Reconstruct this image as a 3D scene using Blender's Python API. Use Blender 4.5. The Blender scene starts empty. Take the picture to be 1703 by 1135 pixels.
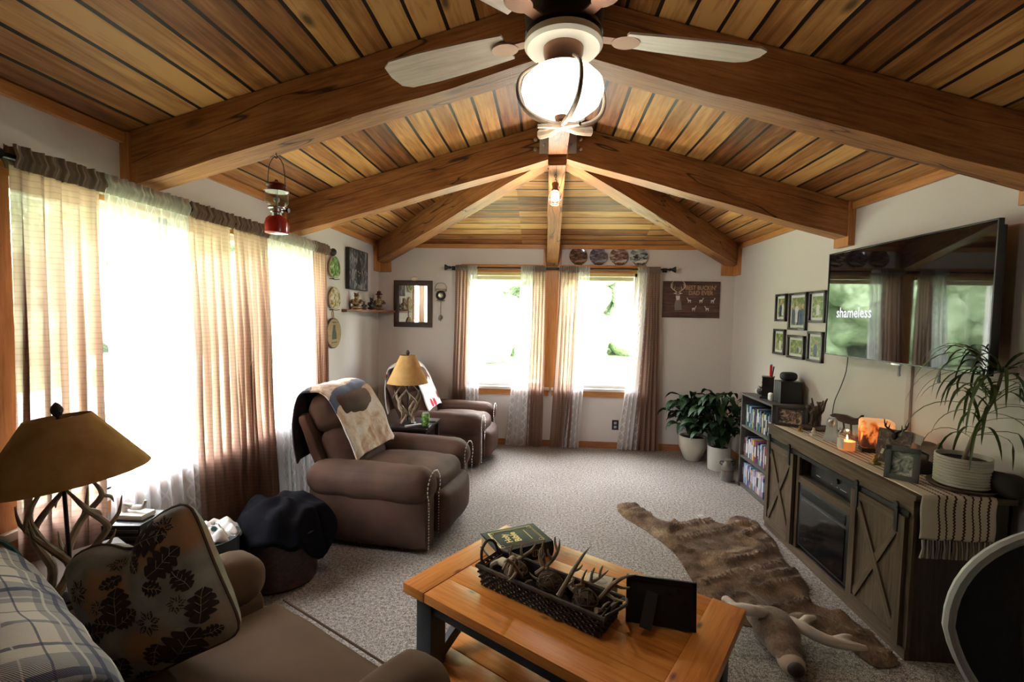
import bpy, bmesh, math, random
from mathutils import Vector, Matrix, noise, Quaternion
from mathutils.geometry import delaunay_2d_cdt
rnd = random.Random(7)
PI = math.pi
V = Vector
sc = bpy.context.scene
COL = sc.collection

# ------------------------------------------------------------------ camera
def setup_camera():
    yaw, pit, rol = [math.radians(a) for a in (4.05, -3.15, 1.0)]
    fwd = V((-math.sin(yaw)*math.cos(pit), math.cos(yaw)*math.cos(pit), math.sin(pit)))
    r0 = V((math.cos(yaw), math.sin(yaw), 0)); u0 = r0.cross(fwd)
    rt = r0*math.cos(rol)+u0*math.sin(rol); up = -r0*math.sin(rol)+u0*math.cos(rol)
    cd = bpy.data.cameras.new('camera'); cd.sensor_width = 36; cd.lens = 790/1703*36
    cd.clip_start = 0.05; cd.clip_end = 300
    c = bpy.data.objects.new('camera', cd); COL.objects.link(c)
    m = Matrix((rt, up, -fwd)).transposed().to_4x4(); m.translation = V((0, 0, 1.58))
    c.matrix_world = m; sc.camera = c
setup_camera()

# ------------------------------------------------------------------ world, light, exposure
SKY = 52.0
def setup_world():
    w = bpy.data.worlds.new('world'); sc.world = w; w.use_nodes = True
    nt = w.node_tree; nt.nodes.clear()
    out = nt.nodes.new('ShaderNodeOutputWorld'); bg = nt.nodes.new('ShaderNodeBackground')
    sky = nt.nodes.new('ShaderNodeTexSky'); sky.sky_type = 'HOSEK_WILKIE'
    sky.sun_direction = (0.3, -0.5, 0.8); sky.turbidity = 8
    mx = nt.nodes.new('ShaderNodeMix'); mx.data_type = 'RGBA'; mx.inputs[0].default_value = 0.85
    nt.links.new(sky.outputs[0], mx.inputs[6]); mx.inputs[7].default_value = (0.965, 0.965, 0.985, 1)
    nt.links.new(mx.outputs[2], bg.inputs[0]); bg.inputs[1].default_value = SKY
    nt.links.new(bg.outputs[0], out.inputs[0])
setup_world()
def portal(name, loc, rot, sx, sy):
    l = bpy.data.lights.new(name, 'AREA'); l.shape = 'RECTANGLE'; l.size = sx; l.size_y = sy
    l.cycles.is_portal = True
    o = bpy.data.objects.new(name, l); COL.objects.link(o); o.location = loc; o.rotation_euler = rot
portal('window_portal', (-2.2, 2.9, 1.4), (0, -PI/2, 0), 1.5, 2.6)
portal('window_portal', (0.05, 5.85, 1.4), (-PI/2, 0, 0), 2.4, 1.5)
sc.view_settings.view_transform = 'Standard'; sc.view_settings.look = 'None'
sc.view_settings.gamma = 1; sc.view_settings.use_curve_mapping = False
sc.view_settings.exposure = 0.12
cy = sc.cycles
cy.use_denoising = True; cy.max_bounces = 7; cy.diffuse_bounces = 5; cy.glossy_bounces = 3
cy.transmission_bounces = 5; cy.transparent_max_bounces = 12; cy.sample_clamp_indirect = 8
cy.caustics_reflective = False; cy.caustics_refractive = False; cy.use_adaptive_sampling = True
cy.adaptive_threshold = 0.01

# ------------------------------------------------------------------ materials
class NT:
    def __init__(s, name):
        s.m = bpy.data.materials.new(name); s.m.use_nodes = True
        s.t = s.m.node_tree; s.t.nodes.clear()
        s.out = s.n('ShaderNodeOutputMaterial')
    def n(s, typ, ins=None, **kw):
        nd = s.t.nodes.new(typ)
        for k, v in kw.items(): setattr(nd, k, v)
        for k, v in (ins or {}).items():
            sk = nd.inputs[k]
            if hasattr(v, 'is_output'): s.t.links.new(v, sk)
            else: sk.default_value = v
        return nd
    def math(s, op, a, b=0.0, c=None):
        d = {0: a, 1: b}
        if c is not None: d[2] = c
        return s.n('ShaderNodeMath', d, operation=op).outputs[0]
    def mixc(s, f, a, b, bt='MIX'):
        nd = s.n('ShaderNodeMix', {0: f, 6: a, 7: b}, data_type='RGBA', blend_type=bt)
        return nd.outputs[2]
    def ramp(s, f, stops):
        nd = s.n('ShaderNodeValToRGB', {0: f}); cr = nd.color_ramp
        while len(cr.elements) < len(stops): cr.elements.new(0.5)
        for e, (p, c) in zip(cr.elements, stops): e.position = p; e.color = c4(c)
        return nd.outputs[0]
    def mapping(s, vec, scale=(1, 1, 1), loc=(0, 0, 0), rot=(0, 0, 0)):
        return s.n('ShaderNodeMapping', {0: vec, 1: loc, 2: rot, 3: scale}).outputs[0]
    def noise(s, vec, scale, detail=3, rough=.5, dist=0):
        return s.n('ShaderNodeTexNoise', {'Vector': vec, 'Scale': scale, 'Detail': detail, 'Roughness': rough, 'Distortion': dist})
    def uv(s): return s.n('ShaderNodeTexCoord').outputs['UV']
    def obj(s): return s.n('ShaderNodeTexCoord').outputs['Object']
    def bump(s, h, st=.3, d=.01): return s.n('ShaderNodeBump', {'Height': h, 'Strength': st, 'Distance': d}).outputs[0]
    def bsdf(s, **k):
        names = {'col': 'Base Color', 'rough': 'Roughness', 'metal': 'Metallic', 'nor': 'Normal', 'em': 'Emission Color',
                 'es': 'Emission Strength', 'alpha': 'Alpha', 'spec': 'Specular IOR Level', 'trans': 'Transmission Weight',
                 'sheen': 'Sheen Weight', 'coat': 'Coat Weight', 'ior': 'IOR'}
        b = s.n('ShaderNodeBsdfPrincipled', {names[a]: (c4(v) if a in ('col', 'em') and not hasattr(v, 'is_output') else v) for a, v in k.items()})
        return b.outputs[0]
    def fin(s, sh): s.t.links.new(sh, s.out.inputs[0]); return s.m
def c4(c): return tuple(c) if len(c) == 4 else (c[0], c[1], c[2], 1.0)
MC = {}
def pm(name, col, rough=.5, metal=0, bump=0, bscale=60, var=0, **k):
    """plain material with slight procedural colour variation and bump"""
    if name in MC: return MC[name]
    t = NT(name); o = t.obj(); c = c4(col)
    if var or bump:
        nz = t.noise(o, bscale, 4).outputs[0]
    if var:
        nv = t.noise(o, bscale*.3, 3).outputs[0]
        f = t.n('ShaderNodeMapRange', {0: nv, 1: .3, 2: .7, 3: 0.0, 4: 1.0}).outputs[0]
        col = t.mixc(f, tuple(x*(1-var) for x in c[:3])+(1,), tuple(min(1, x*(1+var)) for x in c[:3])+(1,))
    else: col = c
    kw = dict(col=col, rough=rough, metal=metal, **k)
    if bump: kw['nor'] = t.bump(nz, bump, .004)
    MC[name] = t.fin(t.bsdf(**kw)); return MC[name]
def emis(name, col, st):
    if name in MC: return MC[name]
    t = NT(name); MC[name] = t.fin(t.n('ShaderNodeEmission', {0: c4(col), 1: st}).outputs[0]); return MC[name]
def woodmat(name, lo, mid, hi, knots=.5, rough=.55, gs=1.0, bump=.25, crack=0, coat=0, kscale=1.7, spec=.4):
    """grain runs along UV u"""
    if name in MC: return MC[name]
    t = NT(name); uv = t.uv()
    g = t.noise(t.mapping(uv, (1.3*gs, 22*gs, 1)), 3, 6, .62, .6).outputs[0]
    bl = t.noise(t.mapping(uv, (1.2, 3.5, 1)), 1.6, 4, .6).outputs[0]
    f = t.math('ADD', t.math('MULTIPLY', g, .6), t.math('MULTIPLY', bl, .45))
    col = t.ramp(f, [(.36, lo), (.52, mid), (.68, hi)])
    if knots:
        vo = t.n('ShaderNodeTexVoronoi', {'Vector': t.mapping(uv, (1.0, 2.4, 1)), 'Scale': kscale, 'Randomness': 1.0})
        k = t.n('ShaderNodeMapRange', {0: vo.outputs[0], 1: .035, 2: .13, 3: 1.0, 4: 0.0}).outputs[0]
        col = t.mixc(t.math('MULTIPLY', k, knots), col, tuple(x*.22 for x in lo)+(1,))
    if crack:
        cn = t.noise(t.mapping(uv, (.35, 3.2, 1)), 1.1, 3, .5).outputs[0]
        cr = t.math('ABSOLUTE', t.math('SUBTRACT', cn, .5))
        cf = t.n('ShaderNodeMapRange', {0: cr, 1: .001, 2: .0055, 3: 1.0, 4: 0.0}).outputs[0]
        col = t.mixc(t.math('MULTIPLY', cf, crack), col, (.02, .01, .005, 1))
    sw = t.noise(t.mapping(uv, (90, 4, 1)), 1, 2).outputs[0]
    nb = t.bump(t.math('ADD', g, t.math('MULTIPLY', sw, .4)), bump, .004)
    MC[name] = t.fin(t.bsdf(col=col, rough=rough, nor=nb, coat=coat, spec=spec)); return MC[name]

def m_ceiling():
    t = NT('plank_ceiling'); uv = t.uv(); W = .137
    sx = t.n('ShaderNodeSeparateXYZ', {0: uv}); u = sx.outputs[0]; v = sx.outputs[1]
    ws = t.math('DIVIDE', u, W); wob = t.math('MULTIPLY', t.math('SUBTRACT', t.noise(t.mapping(uv, (.7, .9, 1)), 1.3, 2).outputs[0], .5), .22)
    ws = t.math('ADD', ws, wob)
    idx = t.math('FLOOR', ws); fr = t.math('FRACT', ws)
    wn = t.n('ShaderNodeTexWhiteNoise', {'Vector': t.n('ShaderNodeCombineXYZ', {0: idx, 1: t.math('FLOOR', t.math('DIVIDE', v, 1.4)), 2: 3.0}).outputs[0]}, noise_dimensions='3D')
    r = wn.outputs[0]
    off = t.math('MULTIPLY', r, 17.0)
    gv = t.n('ShaderNodeCombineXYZ', {0: t.math('MULTIPLY', v, 1.1), 1: t.math('ADD', t.math('MULTIPLY', u, 20), off), 2: off}).outputs[0]
    g = t.noise(gv, 1.6, 6, .65, .8).outputs[0]
    bl = t.noise(t.n('ShaderNodeCombineXYZ', {0: t.math('MULTIPLY', v, 1.0), 1: t.math('MULTIPLY', u, 4), 2: off}).outputs[0], 1.8, 4, .6).outputs[0]
    f = t.math('ADD', t.math('MULTIPLY', g, .45), t.math('ADD', t.math('MULTIPLY', bl, .36), t.math('MULTIPLY', r, .30)))
    col = t.ramp(f, [(.32, (.06, .019, .006)), (.44, (.21, .074, .019)), (.55, (.38, .160, .046)), (.68, (.64, .34, .115))])
    kn = t.n('ShaderNodeTexVoronoi', {'Vector': t.n('ShaderNodeCombineXYZ', {0: t.math('MULTIPLY', v, .9), 1: t.math('MULTIPLY', u, 2.3), 2: off}).outputs[0], 'Scale': 2.2})
    k = t.n('ShaderNodeMapRange', {0: kn.outputs[0], 1: .04, 2: .13, 3: .85, 4: 0.0}).outputs[0]
    col = t.mixc(k, col, (.05, .022, .01, 1))
    edge = t.math('MINIMUM', fr, t.math('SUBTRACT', 1.0, fr))
    gw = t.math('ADD', .036, t.math('MULTIPLY', t.noise(t.mapping(uv, (3, .6, 1)), 3, 2).outputs[0], .05))
    gap = t.math('LESS_THAN', edge, gw)
    col = t.mixc(gap, col, (.018, .009, .005, 1))
    h = t.math('SUBTRACT', t.math('MULTIPLY', g, .15), gap)
    return t.fin(t.bsdf(col=col, rough=.55, nor=t.bump(h, .6, .012), spec=.3))
def m_wall():
    t = NT('painted_wall'); o = t.obj()
    n1 = t.noise(o, 26, 4, .6).outputs[0]
    return t.fin(t.bsdf(col=(.645, .615, .59), rough=.8, nor=t.bump(n1, .35, .006)))
def m_carpet():
    t = NT('speckled_carpet'); o = t.obj()
    a = t.noise(o, 190, 2, .7).outputs[0]; b = t.noise(o, 60, 3, .7).outputs[0]; c = t.noise(o, 1.7, 3, .5).outputs[0]
    f = t.math('ADD', t.math('MULTIPLY', a, .6), t.math('MULTIPLY', b, .4))
    col = t.ramp(f, [(.37, (.05, .038, .03)), (.46, (.24, .205, .18)), (.54, (.52, .485, .46)), (.65, (.84, .82, .80))])
    col = t.mixc(t.n('ShaderNodeMapRange', {0: c, 1: .35, 2: .65, 3: 0.0, 4: .22}).outputs[0], col, (.20, .17, .14, 1))
    return t.fin(t.bsdf(col=col, rough=.95, nor=t.bump(f, .9, .02), spec=.1))
def m_fabric(name, col, transl=.5, transp=.06, lattice=False, stripes=True):
    if name in MC: return MC[name]
    t = NT(name); uv = t.uv(); s = t.n('ShaderNodeSeparateXYZ', {0: uv}); u, v = s.outputs[0], s.outputs[1]
    c = c4(col)
    tp = transp
    if lattice:
        a = t.math('SINE', t.math('MULTIPLY', v, 2*PI/.20)); k = t.math('MULTIPLY', a, .022)
        def line(off):
            x = t.math('FRACT', t.math('DIVIDE', t.math('ADD', t.math('ADD', u, k) if off == 0 else t.math('SUBTRACT', u, k), 0), .11))
            return t.math('LESS_THAN', t.math('ABSOLUTE', t.math('SUBTRACT', x, .5)), .055)
        ln = t.math('MAXIMUM', line(0), line(1))
        tp = t.math('SUBTRACT', transp, t.math('MULTIPLY', ln, transp*.75))
        c = t.mixc(ln, c, tuple(x*.86 for x in c[:3])+(1,))
    if stripes:
        st = t.math('FRACT', t.math('MULTIPLY', v, 42)); sm = t.math('LESS_THAN', st, .22)
        c = t.mixc(t.math('MULTIPLY', sm, .35), c, tuple(x*.55 for x in col)+(1,))
    d = t.n('ShaderNodeBsdfDiffuse', {0: c}).outputs[0]; tl = t.n('ShaderNodeBsdfTranslucent', {0: c}).outputs[0]
    m1 = t.n('ShaderNodeMixShader', {0: transl, 1: d, 2: tl}).outputs[0]
    tr = t.n('ShaderNodeBsdfTransparent').outputs[0]
    MC[name] = t.fin(t.n('ShaderNodeMixShader', {0: tp, 1: m1, 2: tr}).outputs[0]); return MC[name]
def m_glass(name='window_glass', refl=.07, tint=(1, 1, 1)):
    if name in MC: return MC[name]
    t = NT(name)
    tr = t.n('ShaderNodeBsdfTransparent', {0: c4(tint)}).outputs[0]; gl = t.n('ShaderNodeBsdfGlossy', {1: .02}).outputs[0]
    g = t.n('ShaderNodeNewGeometry'); dt = t.n('ShaderNodeVectorMath', {0: g.outputs['Normal'], 1: g.outputs['Incoming']}, operation='DOT_PRODUCT').outputs['Value']
    f = t.math('ADD', .04, t.math('MULTIPLY', .9, t.math('POWER', t.math('SUBTRACT', 1.0, t.math('ABSOLUTE', dt)), 5.0)))
    MC[name] = t.fin(t.n('ShaderNodeMixShader', {0: f, 1: tr, 2: gl}).outputs[0]); return MC[name]
def m_picture(name, stops, scale=8, dist=1.5, rough=.35, stretch=(1, 1, 1)):
    """blotchy procedural picture print"""
    if name in MC: return MC[name]
    t = NT(name); o = t.mapping(t.obj(), stretch)
    f = t.noise(o, scale, 5, .6, dist).outputs[0]
    MC[name] = t.fin(t.bsdf(col=t.ramp(f, stops), rough=rough)); return MC[name]

M_CEIL = m_ceiling(); M_WALL = m_wall(); M_CARPET = m_carpet()
M_BEAM = woodmat('rough_sawn_beam', (.15, .052, .015), (.32, .130, .040), (.46, .215, .07), knots=.75, crack=.9, bump=.5)
M_TRIM = woodmat('orange_pine_trim', (.33, .13, .035), (.46, .20, .06), (.56, .27, .09), knots=.2, rough=.4)
M_PINE = woodmat('varnished_pine', (.38, .12, .022), (.60, .215, .042), (.70, .295, .07), knots=.95, rough=.36, bump=.12, kscale=4.2, spec=.35)
M_GREYWOOD = woodmat('weathered_oak', (.058, .040, .027), (.105, .074, .052), (.155, .112, .08), knots=.3, rough=.75, spec=.2)
M_DARKWOOD = woodmat('dark_walnut', (.02, .012, .008), (.05, .03, .02), (.085, .05, .033), knots=0, rough=.45)
M_SHELF = woodmat('mahogany_shelf', (.10, .03, .015), (.20, .07, .035), (.28, .11, .05), knots=.2, rough=.4)
M_BASE = pm('dark_teal_paint', (.028, .040, .045), .5, bump=.1, var=.2)
M_BLACK = pm('black_plastic', (.012, .012, .013), .35)
M_BLACKM = pm('black_iron', (.015, .014, .014), .45, .3, bump=.1)
M_WHITE = pm('white_vinyl', (.82, .82, .80), .4)
M_SILVER = pm('brushed_silver', (.55, .56, .57), .3, 1)
M_BROWN = pm('brown_suede', (.078, .042, .030), .72, bump=.6, bscale=14, var=.28, spec=.25)
M_TAN = pm('tan_suede', (.115, .068, .041), .8, bump=.3, bscale=12, var=.2, spec=.2)
M_NAIL = pm('nickel_nailhead', (.75, .74, .72), .25, 1)
M_ANTLER = pm('antler_bone', (.26, .185, .12), .45, bump=.4, bscale=70, var=.4)
M_BONE = pm('pale_bone', (.62, .52, .40), .5, bump=.3, bscale=50, var=.25)
M_TANCUR = m_fabric('tan_curtain_fabric', (.365, .235, .18), .48, .045)
M_SHEER = m_fabric('white_sheer_fabric', (.86, .86, .88), .34, .46, lattice=True, stripes=False)
M_HEAD = m_fabric('tan_header_fabric', (.27, .22, .17), .12, 0.0, stripes=False)
M_HEADW = m_fabric('sheer_header_fabric', (.55, .52, .48), .4, .12, stripes=False)
M_GLASS = m_glass()
M_LEAF = pm('dark_lily_leaf', (.014, .038, .012), .6, var=.45, bscale=9, spec=.2)
M_SOIL = pm('dark_potting_soil', (.02, .014, .01), .95, bump=.6, bscale=80)

# ------------------------------------------------------------------ mesh builder
def RZ(a): return Matrix.Rotation(a, 4, 'Z')
def RX(a): return Matrix.Rotation(a, 4, 'X')
def RY(a): return Matrix.Rotation(a, 4, 'Y')
def T(x, y, z): return Matrix.Translation((x, y, z))
ID = Matrix.Identity(4)
class MB:
    def __init__(s):
        s.bm = bmesh.new(); s.uv = s.bm.loops.layers.uv.new('UVMap')
    def add(s, vs, fs, M=ID, mi=0, ax=0, uvs=None, off=None):
        nv = [s.bm.verts.new(M @ V(v)) for v in vs]
        off = off or (rnd.random()*9, rnd.random()*9)
        o1, o2 = [i for i in range(3) if i != ax]
        for f in fs:
            if len(set(f)) < 3: continue
            try: fc = s.bm.faces.new([nv[i] for i in f])
            except ValueError: continue
            fc.material_index = mi; fc.smooth = True
            if uvs is None:
                p = [V(vs[i]) for i in f]
                n = (p[1]-p[0]).cross(p[-1]-p[0])
                w = o1 if abs(n[o2]) > abs(n[o1]) else o2
                for l, q in zip(fc.loops, p): l[s.uv].uv = (q[ax]+off[0], q[w]+off[1]+(.37 if w == o1 else 0))
            else:
                for l, i in zip(fc.loops, f): l[s.uv].uv = uvs[i]
        return s
    def box(s, c, d, M=ID, mi=0, ax=None, bev=0, rz=0):
        d = V(d)
        if ax is None: ax = max(range(3), key=lambda i: d[i])
        if bev:
            b = bmesh.new(); bmesh.ops.create_cube(b, size=1)
            for v in b.verts: v.co = V((v.co.x*d.x, v.co.y*d.y, v.co.z*d.z))
            bmesh.ops.bevel(b, geom=b.edges[:], offset=min(bev, min(d)*.45), segments=2, profile=.6, affect='EDGES')
            b.verts.index_update()
            vs = [v.co.copy() for v in b.verts]; fs = [[v.index for v in f.verts] for f in b.faces]; b.free()
        else:
            vs = [V((x*d.x/2, y*d.y/2, z*d.z/2)) for x in (-1, 1) for y in (-1, 1) for z in (-1, 1)]
            fs = [(0, 1, 3, 2), (4, 6, 7, 5), (0, 4, 5, 1), (2, 3, 7, 6), (0, 2, 6, 4), (1, 5, 7, 3)]
        return s.add(vs, fs, M @ T(*c) @ RZ(rz), mi, ax)
    def b2(s, lo, hi, **k):
        lo, hi = V(lo), V(hi); return s.box((lo+hi)/2, hi-lo, **k)
    def tube(s, path, rad, n=8, M=ID, mi=0, smooth=0, closed=False):
        P = [V(p) for p in path]
        R = list(rad) if hasattr(rad, '__len__') else [rad]*len(P)
        for _ in range(smooth):
            Q, S = [], []
            m = len(P)
            for i in range(m-1):
                p0 = P[i-1] if i else P[0]; p3 = P[i+2] if i+2 < m else P[-1]
                Q.append(P[i]); S.append(R[i])
                Q.append((-p0+9*P[i]+9*P[i+1]-p3)/16); S.append((R[i]+R[i+1])/2)
            Q.append(P[-1]); S.append(R[-1]); P, R = Q, S
        m = len(P); vs = []; up = None; L = 0
        uvs = []
        for i in range(m):
            if closed: t = P[(i+1) % m]-P[i-1]
            else: t = P[min(i+1, m-1)]-P[max(i-1, 0)]
            if t.length < 1e-9: t = V((0, 0, 1))
            t.normalize()
            if up is None: up = t.orthogonal().normalized()
            up = (up-t*up.dot(t)); up = up.normalized() if up.length > 1e-6 else t.orthogonal().normalized()
            b = t.cross(up)
            if i: L += (P[i]-P[i-1]).length
            for k in range(n):
                a = 2*PI*k/n; vs.append(P[i]+(up*math.cos(a)+b*math.sin(a))*R[i]); uvs.append((L, k/n*.2))
        fs = [(i*n+k, i*n+(k+1) % n, (i+1)*n+(k+1) % n, (i+1)*n+k) for i in range(m-1) for k in range(n)]
        if closed: fs += [((m-1)*n+k, (m-1)*n+(k+1) % n, (k+1) % n, k) for k in range(n)]
        else: fs += [tuple(range(n-1, -1, -1)), tuple((m-1)*n+k for k in range(n))]
        return s.add(vs, fs, M, mi, uvs=uvs)
    def lathe(s, prof, n=24, M=ID, mi=0, sx=1, sy=1, cap=True):
        vs, fs, uvs = [], [], []
        m = len(prof)
        for i, (r, z) in enumerate(prof):
            for k in range(n):
                a = 2*PI*k/n; vs.append((r*math.cos(a)*sx, r*math.sin(a)*sy, z)); uvs.append((k/n, z))
        for i in range(m-1):
            for k in range(n): fs.append((i*n+k, i*n+(k+1) % n, (i+1)*n+(k+1) % n, (i+1)*n+k))
        if cap:
            if prof[0][0] > 1e-4: fs.append(tuple(range(n-1, -1, -1)))
            if prof[-1][0] > 1e-4: fs.append(tuple((m-1)*n+k for k in range(n)))
        return s.add(vs, fs, M, mi, uvs=uvs)
    def cyl(s, c, r, h, n=20, M=ID, mi=0, ax='Z'):
        R = {'Z': ID, 'X': RY(PI/2), 'Y': RX(PI/2)}[ax]
        return s.lathe([(r, -h/2), (r, h/2)], n, M @ T(*c) @ R, mi)
    def sph(s, c, r, n=12, M=ID, mi=0):
        r = V((r, r, r)) if not hasattr(r, '__len__') else V(r)
        pr = [(math.sin(PI*i/n), -math.cos(PI*i/n)) for i in range(n+1)]
        pr = [(max(a, 1e-5), b) for a, b in pr]
        return s.lathe(pr, n*2 if n < 12 else 20, M @ T(*c) @ Matrix.Diagonal((*r, 1)), mi, cap=False)
    def puff(s, c, d, r, bul=(0, 0, 0), M=ID, mi=0, n=12, wr=0, seed=0):
        """padded cushion: rounded box with bulging faces, wrinkled by noise"""
        d = V(d)/2; key = {}; vs, fs = [], []
        def vid(p):
            k = tuple(round(x, 5) for x in p)
            if k in key: return key[k]
            q = V([p[i]*d[i] for i in range(3)])
            inn = V([max(-(d[i]-r), min(d[i]-r, q[i])) for i in range(3)]); dv = q-inn
            q2 = inn+dv.normalized()*r if dv.length > 1e-6 else q
            for i in range(3):
                a, b = [j for j in range(3) if j != i]
                if bul[i]: q2[i] += bul[i]*p[i]*(1-p[a]**2)*(1-p[b]**2)
            if wr: q2 += noise.noise_vector(q2*9+V((seed, seed*2, 0)))*wr + noise.noise_vector(q2*24+V((seed, 3, 0)))*wr*.3
            key[k] = len(vs); vs.append(q2); return key[k]
        def mapf(t): return math.copysign(abs(t)**.8, t)
        g = [mapf(-1+2*i/n) for i in range(n+1)]
        for ax in range(3):
            a, b = (ax+1) % 3, (ax+2) % 3
            for sg in (-1, 1):
                for i in range(n):
                    for j in range(n):
                        q = []
                        for (x, y) in ((i, j), (i+1, j), (i+1, j+1), (i, j+1)):
                            p = [0, 0, 0]; p[ax] = sg; p[a] = g[x]; p[b] = g[y]; q.append(vid(p))
                        fs.append(q if sg > 0 else q[::-1])
        return s.add(vs, fs, M @ T(*c), mi)
    def sheet(s, fn, nu, nv, M=ID, mi=0, th=0, uvf=None):
        vs = [V(fn(i/nu, j/nv)) for j in range(nv+1) for i in range(nu+1)]
        w = nu+1
        fs = [(j*w+i, j*w+i+1, (j+1)*w+i+1, (j+1)*w+i) for j in range(nv) for i in range(nu)]
        uvs = [(uvf(i/nu, j/nv) if uvf else (i/nu, j/nv)) for j in range(nv+1) for i in range(nu+1)]
        if th:
            N = [V((0, 0, 0)) for _ in vs]
            for f in fs:
                nn = (vs[f[1]]-vs[f[0]]).cross(vs[f[3]]-vs[f[0]])
                for i in f: N[i] += nn
            k = len(vs)
            vs = vs+[v-(n.normalized() if n.length > 0 else n)*th for v, n in zip(vs, N)]; uvs = uvs*2
            fs2 = [tuple(reversed([i+k for i in f])) for f in fs]
            bd = [j*w for j in range(nv+1)], [j*w+nu for j in range(nv+1)], list(range(w)), [nv*w+i for i in range(w)]
            for e, fl in zip(bd, (1, 0, 0, 1)):
                for a, b in zip(e[:-1], e[1:]):
                    fs2.append((a, b, b+k, a+k) if fl == 0 else (b, a, a+k, b+k))
            fs = fs+fs2
        return s.add(vs, fs, M, mi, uvs=uvs)
    def prism(s, pts, h, M=ID, mi=0, ax=0):
        """2D outline in xy, extruded z 0..h"""
        n = len(pts); vs = [(x, y, 0) for x, y in pts]+[(x, y, h) for x, y in pts]
        ar = sum(pts[i][0]*pts[(i+1) % n][1]-pts[(i+1) % n][0]*pts[i][1] for i in range(n))
        fs = [tuple(range(n-1, -1, -1)), tuple(range(n, 2*n))]+[(i, (i+1) % n, n+(i+1) % n, n+i) for i in range(n)]
        if ar < 0: fs = [tuple(reversed(f)) for f in fs]
        return s.add(vs, fs, M, mi, ax)
    def build(s, name, mat, parent=None, M=None, ang=40, fixn=True):
        me = bpy.data.meshes.new(name)
        if fixn: bmesh.ops.recalc_face_normals(s.bm, faces=s.bm.faces[:])
        s.bm.to_mesh(me); s.bm.free()
        for m in (mat if isinstance(mat, (list, tuple)) else [mat]): me.materials.append(m)
        if ang: me.set_sharp_from_angle(angle=math.radians(ang))
        o = bpy.data.objects.new(name, me); COL.objects.link(o)
        if parent: o.parent = parent
        if M is not None: o.matrix_local = M
        return o
def tag(o, label=None, cat=None, group=None, kind=None):
    if label: o['label'] = label
    if cat: o['category'] = cat
    if group: o['group'] = group
    if kind: o['kind'] = kind
    return o
def thing(name, label, cat, loc=(0, 0, 0), rz=0, group=None, M=None):
    o = bpy.data.objects.new(name, None); COL.objects.link(o); o.empty_display_size = .1
    if M is not None: o.matrix_world = M
    else: o.location = loc; o.rotation_euler = (0, 0, rz)
    return tag(o, label, cat, group)
def struct(o): o['kind'] = 'structure'; return o
def text(s, name, size, mat, parent, M, ext=.001, align='CENTER', bold=0, sx=1):
    cu = bpy.data.curves.new(name, 'FONT'); cu.body = s; cu.size = size; cu.extrude = ext; cu.align_x = align; cu.align_y = 'CENTER'
    cu.offset = bold; cu.resolution_u = 2
    o = bpy.data.objects.new(name, cu); COL.objects.link(o)
    dg = bpy.context.evaluated_depsgraph_get(); me = bpy.data.meshes.new_from_object(o.evaluated_get(dg))
    bpy.data.objects.remove(o); me.materials.clear(); me.materials.append(mat)
    o = bpy.data.objects.new(name, me); COL.objects.link(o); o.parent = parent; o.matrix_local = M @ Matrix.Diagonal((sx, 1, 1, 1))
    return o

# ------------------------------------------------------------------ room shell
XL, XR, YF, YB, WH = -2.05, 2.17, 5.70, -4.5, 2.42
RX0, RZ0, HY = 0.06, 3.01, 3.65       # ridge x, ridge height, hub y
SL = (RZ0-WH)/(XR-RX0)
struct(MB().b2((XL-.3, YB-.2, -.12), (XR+.3, YF+.3, 0)).build('floor', M_CARPET))
def wall_with_holes(name, axis, c0, c1, a0, a1, z0, z1, holes):
    """axis 'X' wall spans y; axis 'Y' wall spans x; holes in (a0,a1,z0,z1)"""
    mb = MB()
    cuts = sorted({a0, a1, *[h[0] for h in holes], *[h[1] for h in holes]})
    for p, q in zip(cuts[:-1], cuts[1:]):
        hs = [h for h in holes if h[0] <= p and h[1] >= q]
        segs = [(z0, z1)] if not hs else [(z0, hs[0][2]), (hs[0][3], z1)]
        for s0, s1 in segs:
            if axis == 'X': mb.b2((c0, p, s0), (c1, q, s1))
            else: mb.b2((p, c0, s0), (q, c1, s1))
    bmesh.ops.remove_doubles(mb.bm, verts=mb.bm.verts[:], dist=1e-5)
    return struct(mb.build(name, M_WALL, ang=30))
LW = (1.68, 4.12, .72, 2.07)          # left window opening (y0,y1,z0,z1)
FW1 = (-.95, -.03, .72, 2.09); FW2 = (.16, 1.07, .72, 2.09)
wall_with_holes('wall_left', 'X', XL-.16, XL, YB, YF+.16, 0, WH+.03, [LW])
wall_with_holes('wall_far', 'Y', YF, YF+.16, XL, XR, 0, WH+.03, [FW1, FW2])
wall_with_holes('wall_right', 'X', XR, XR+.16, YB, YF+.16, 0, WH+.03, [])
struct(MB().add([(XL, YB, 0), (XR, YB, 0), (XR, YB, WH), (RX0, YB, RZ0+.1), (XL, YB, WH)], [(0, 1, 2, 3, 4)]).build('wall_back', woodmat('low_bounce_back_wall', (.06, .03, .015), (.10, .055, .03), (.15, .08, .045))))  # unseen wall, put far back and coloured dark to weaken bounce onto the foreground
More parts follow.
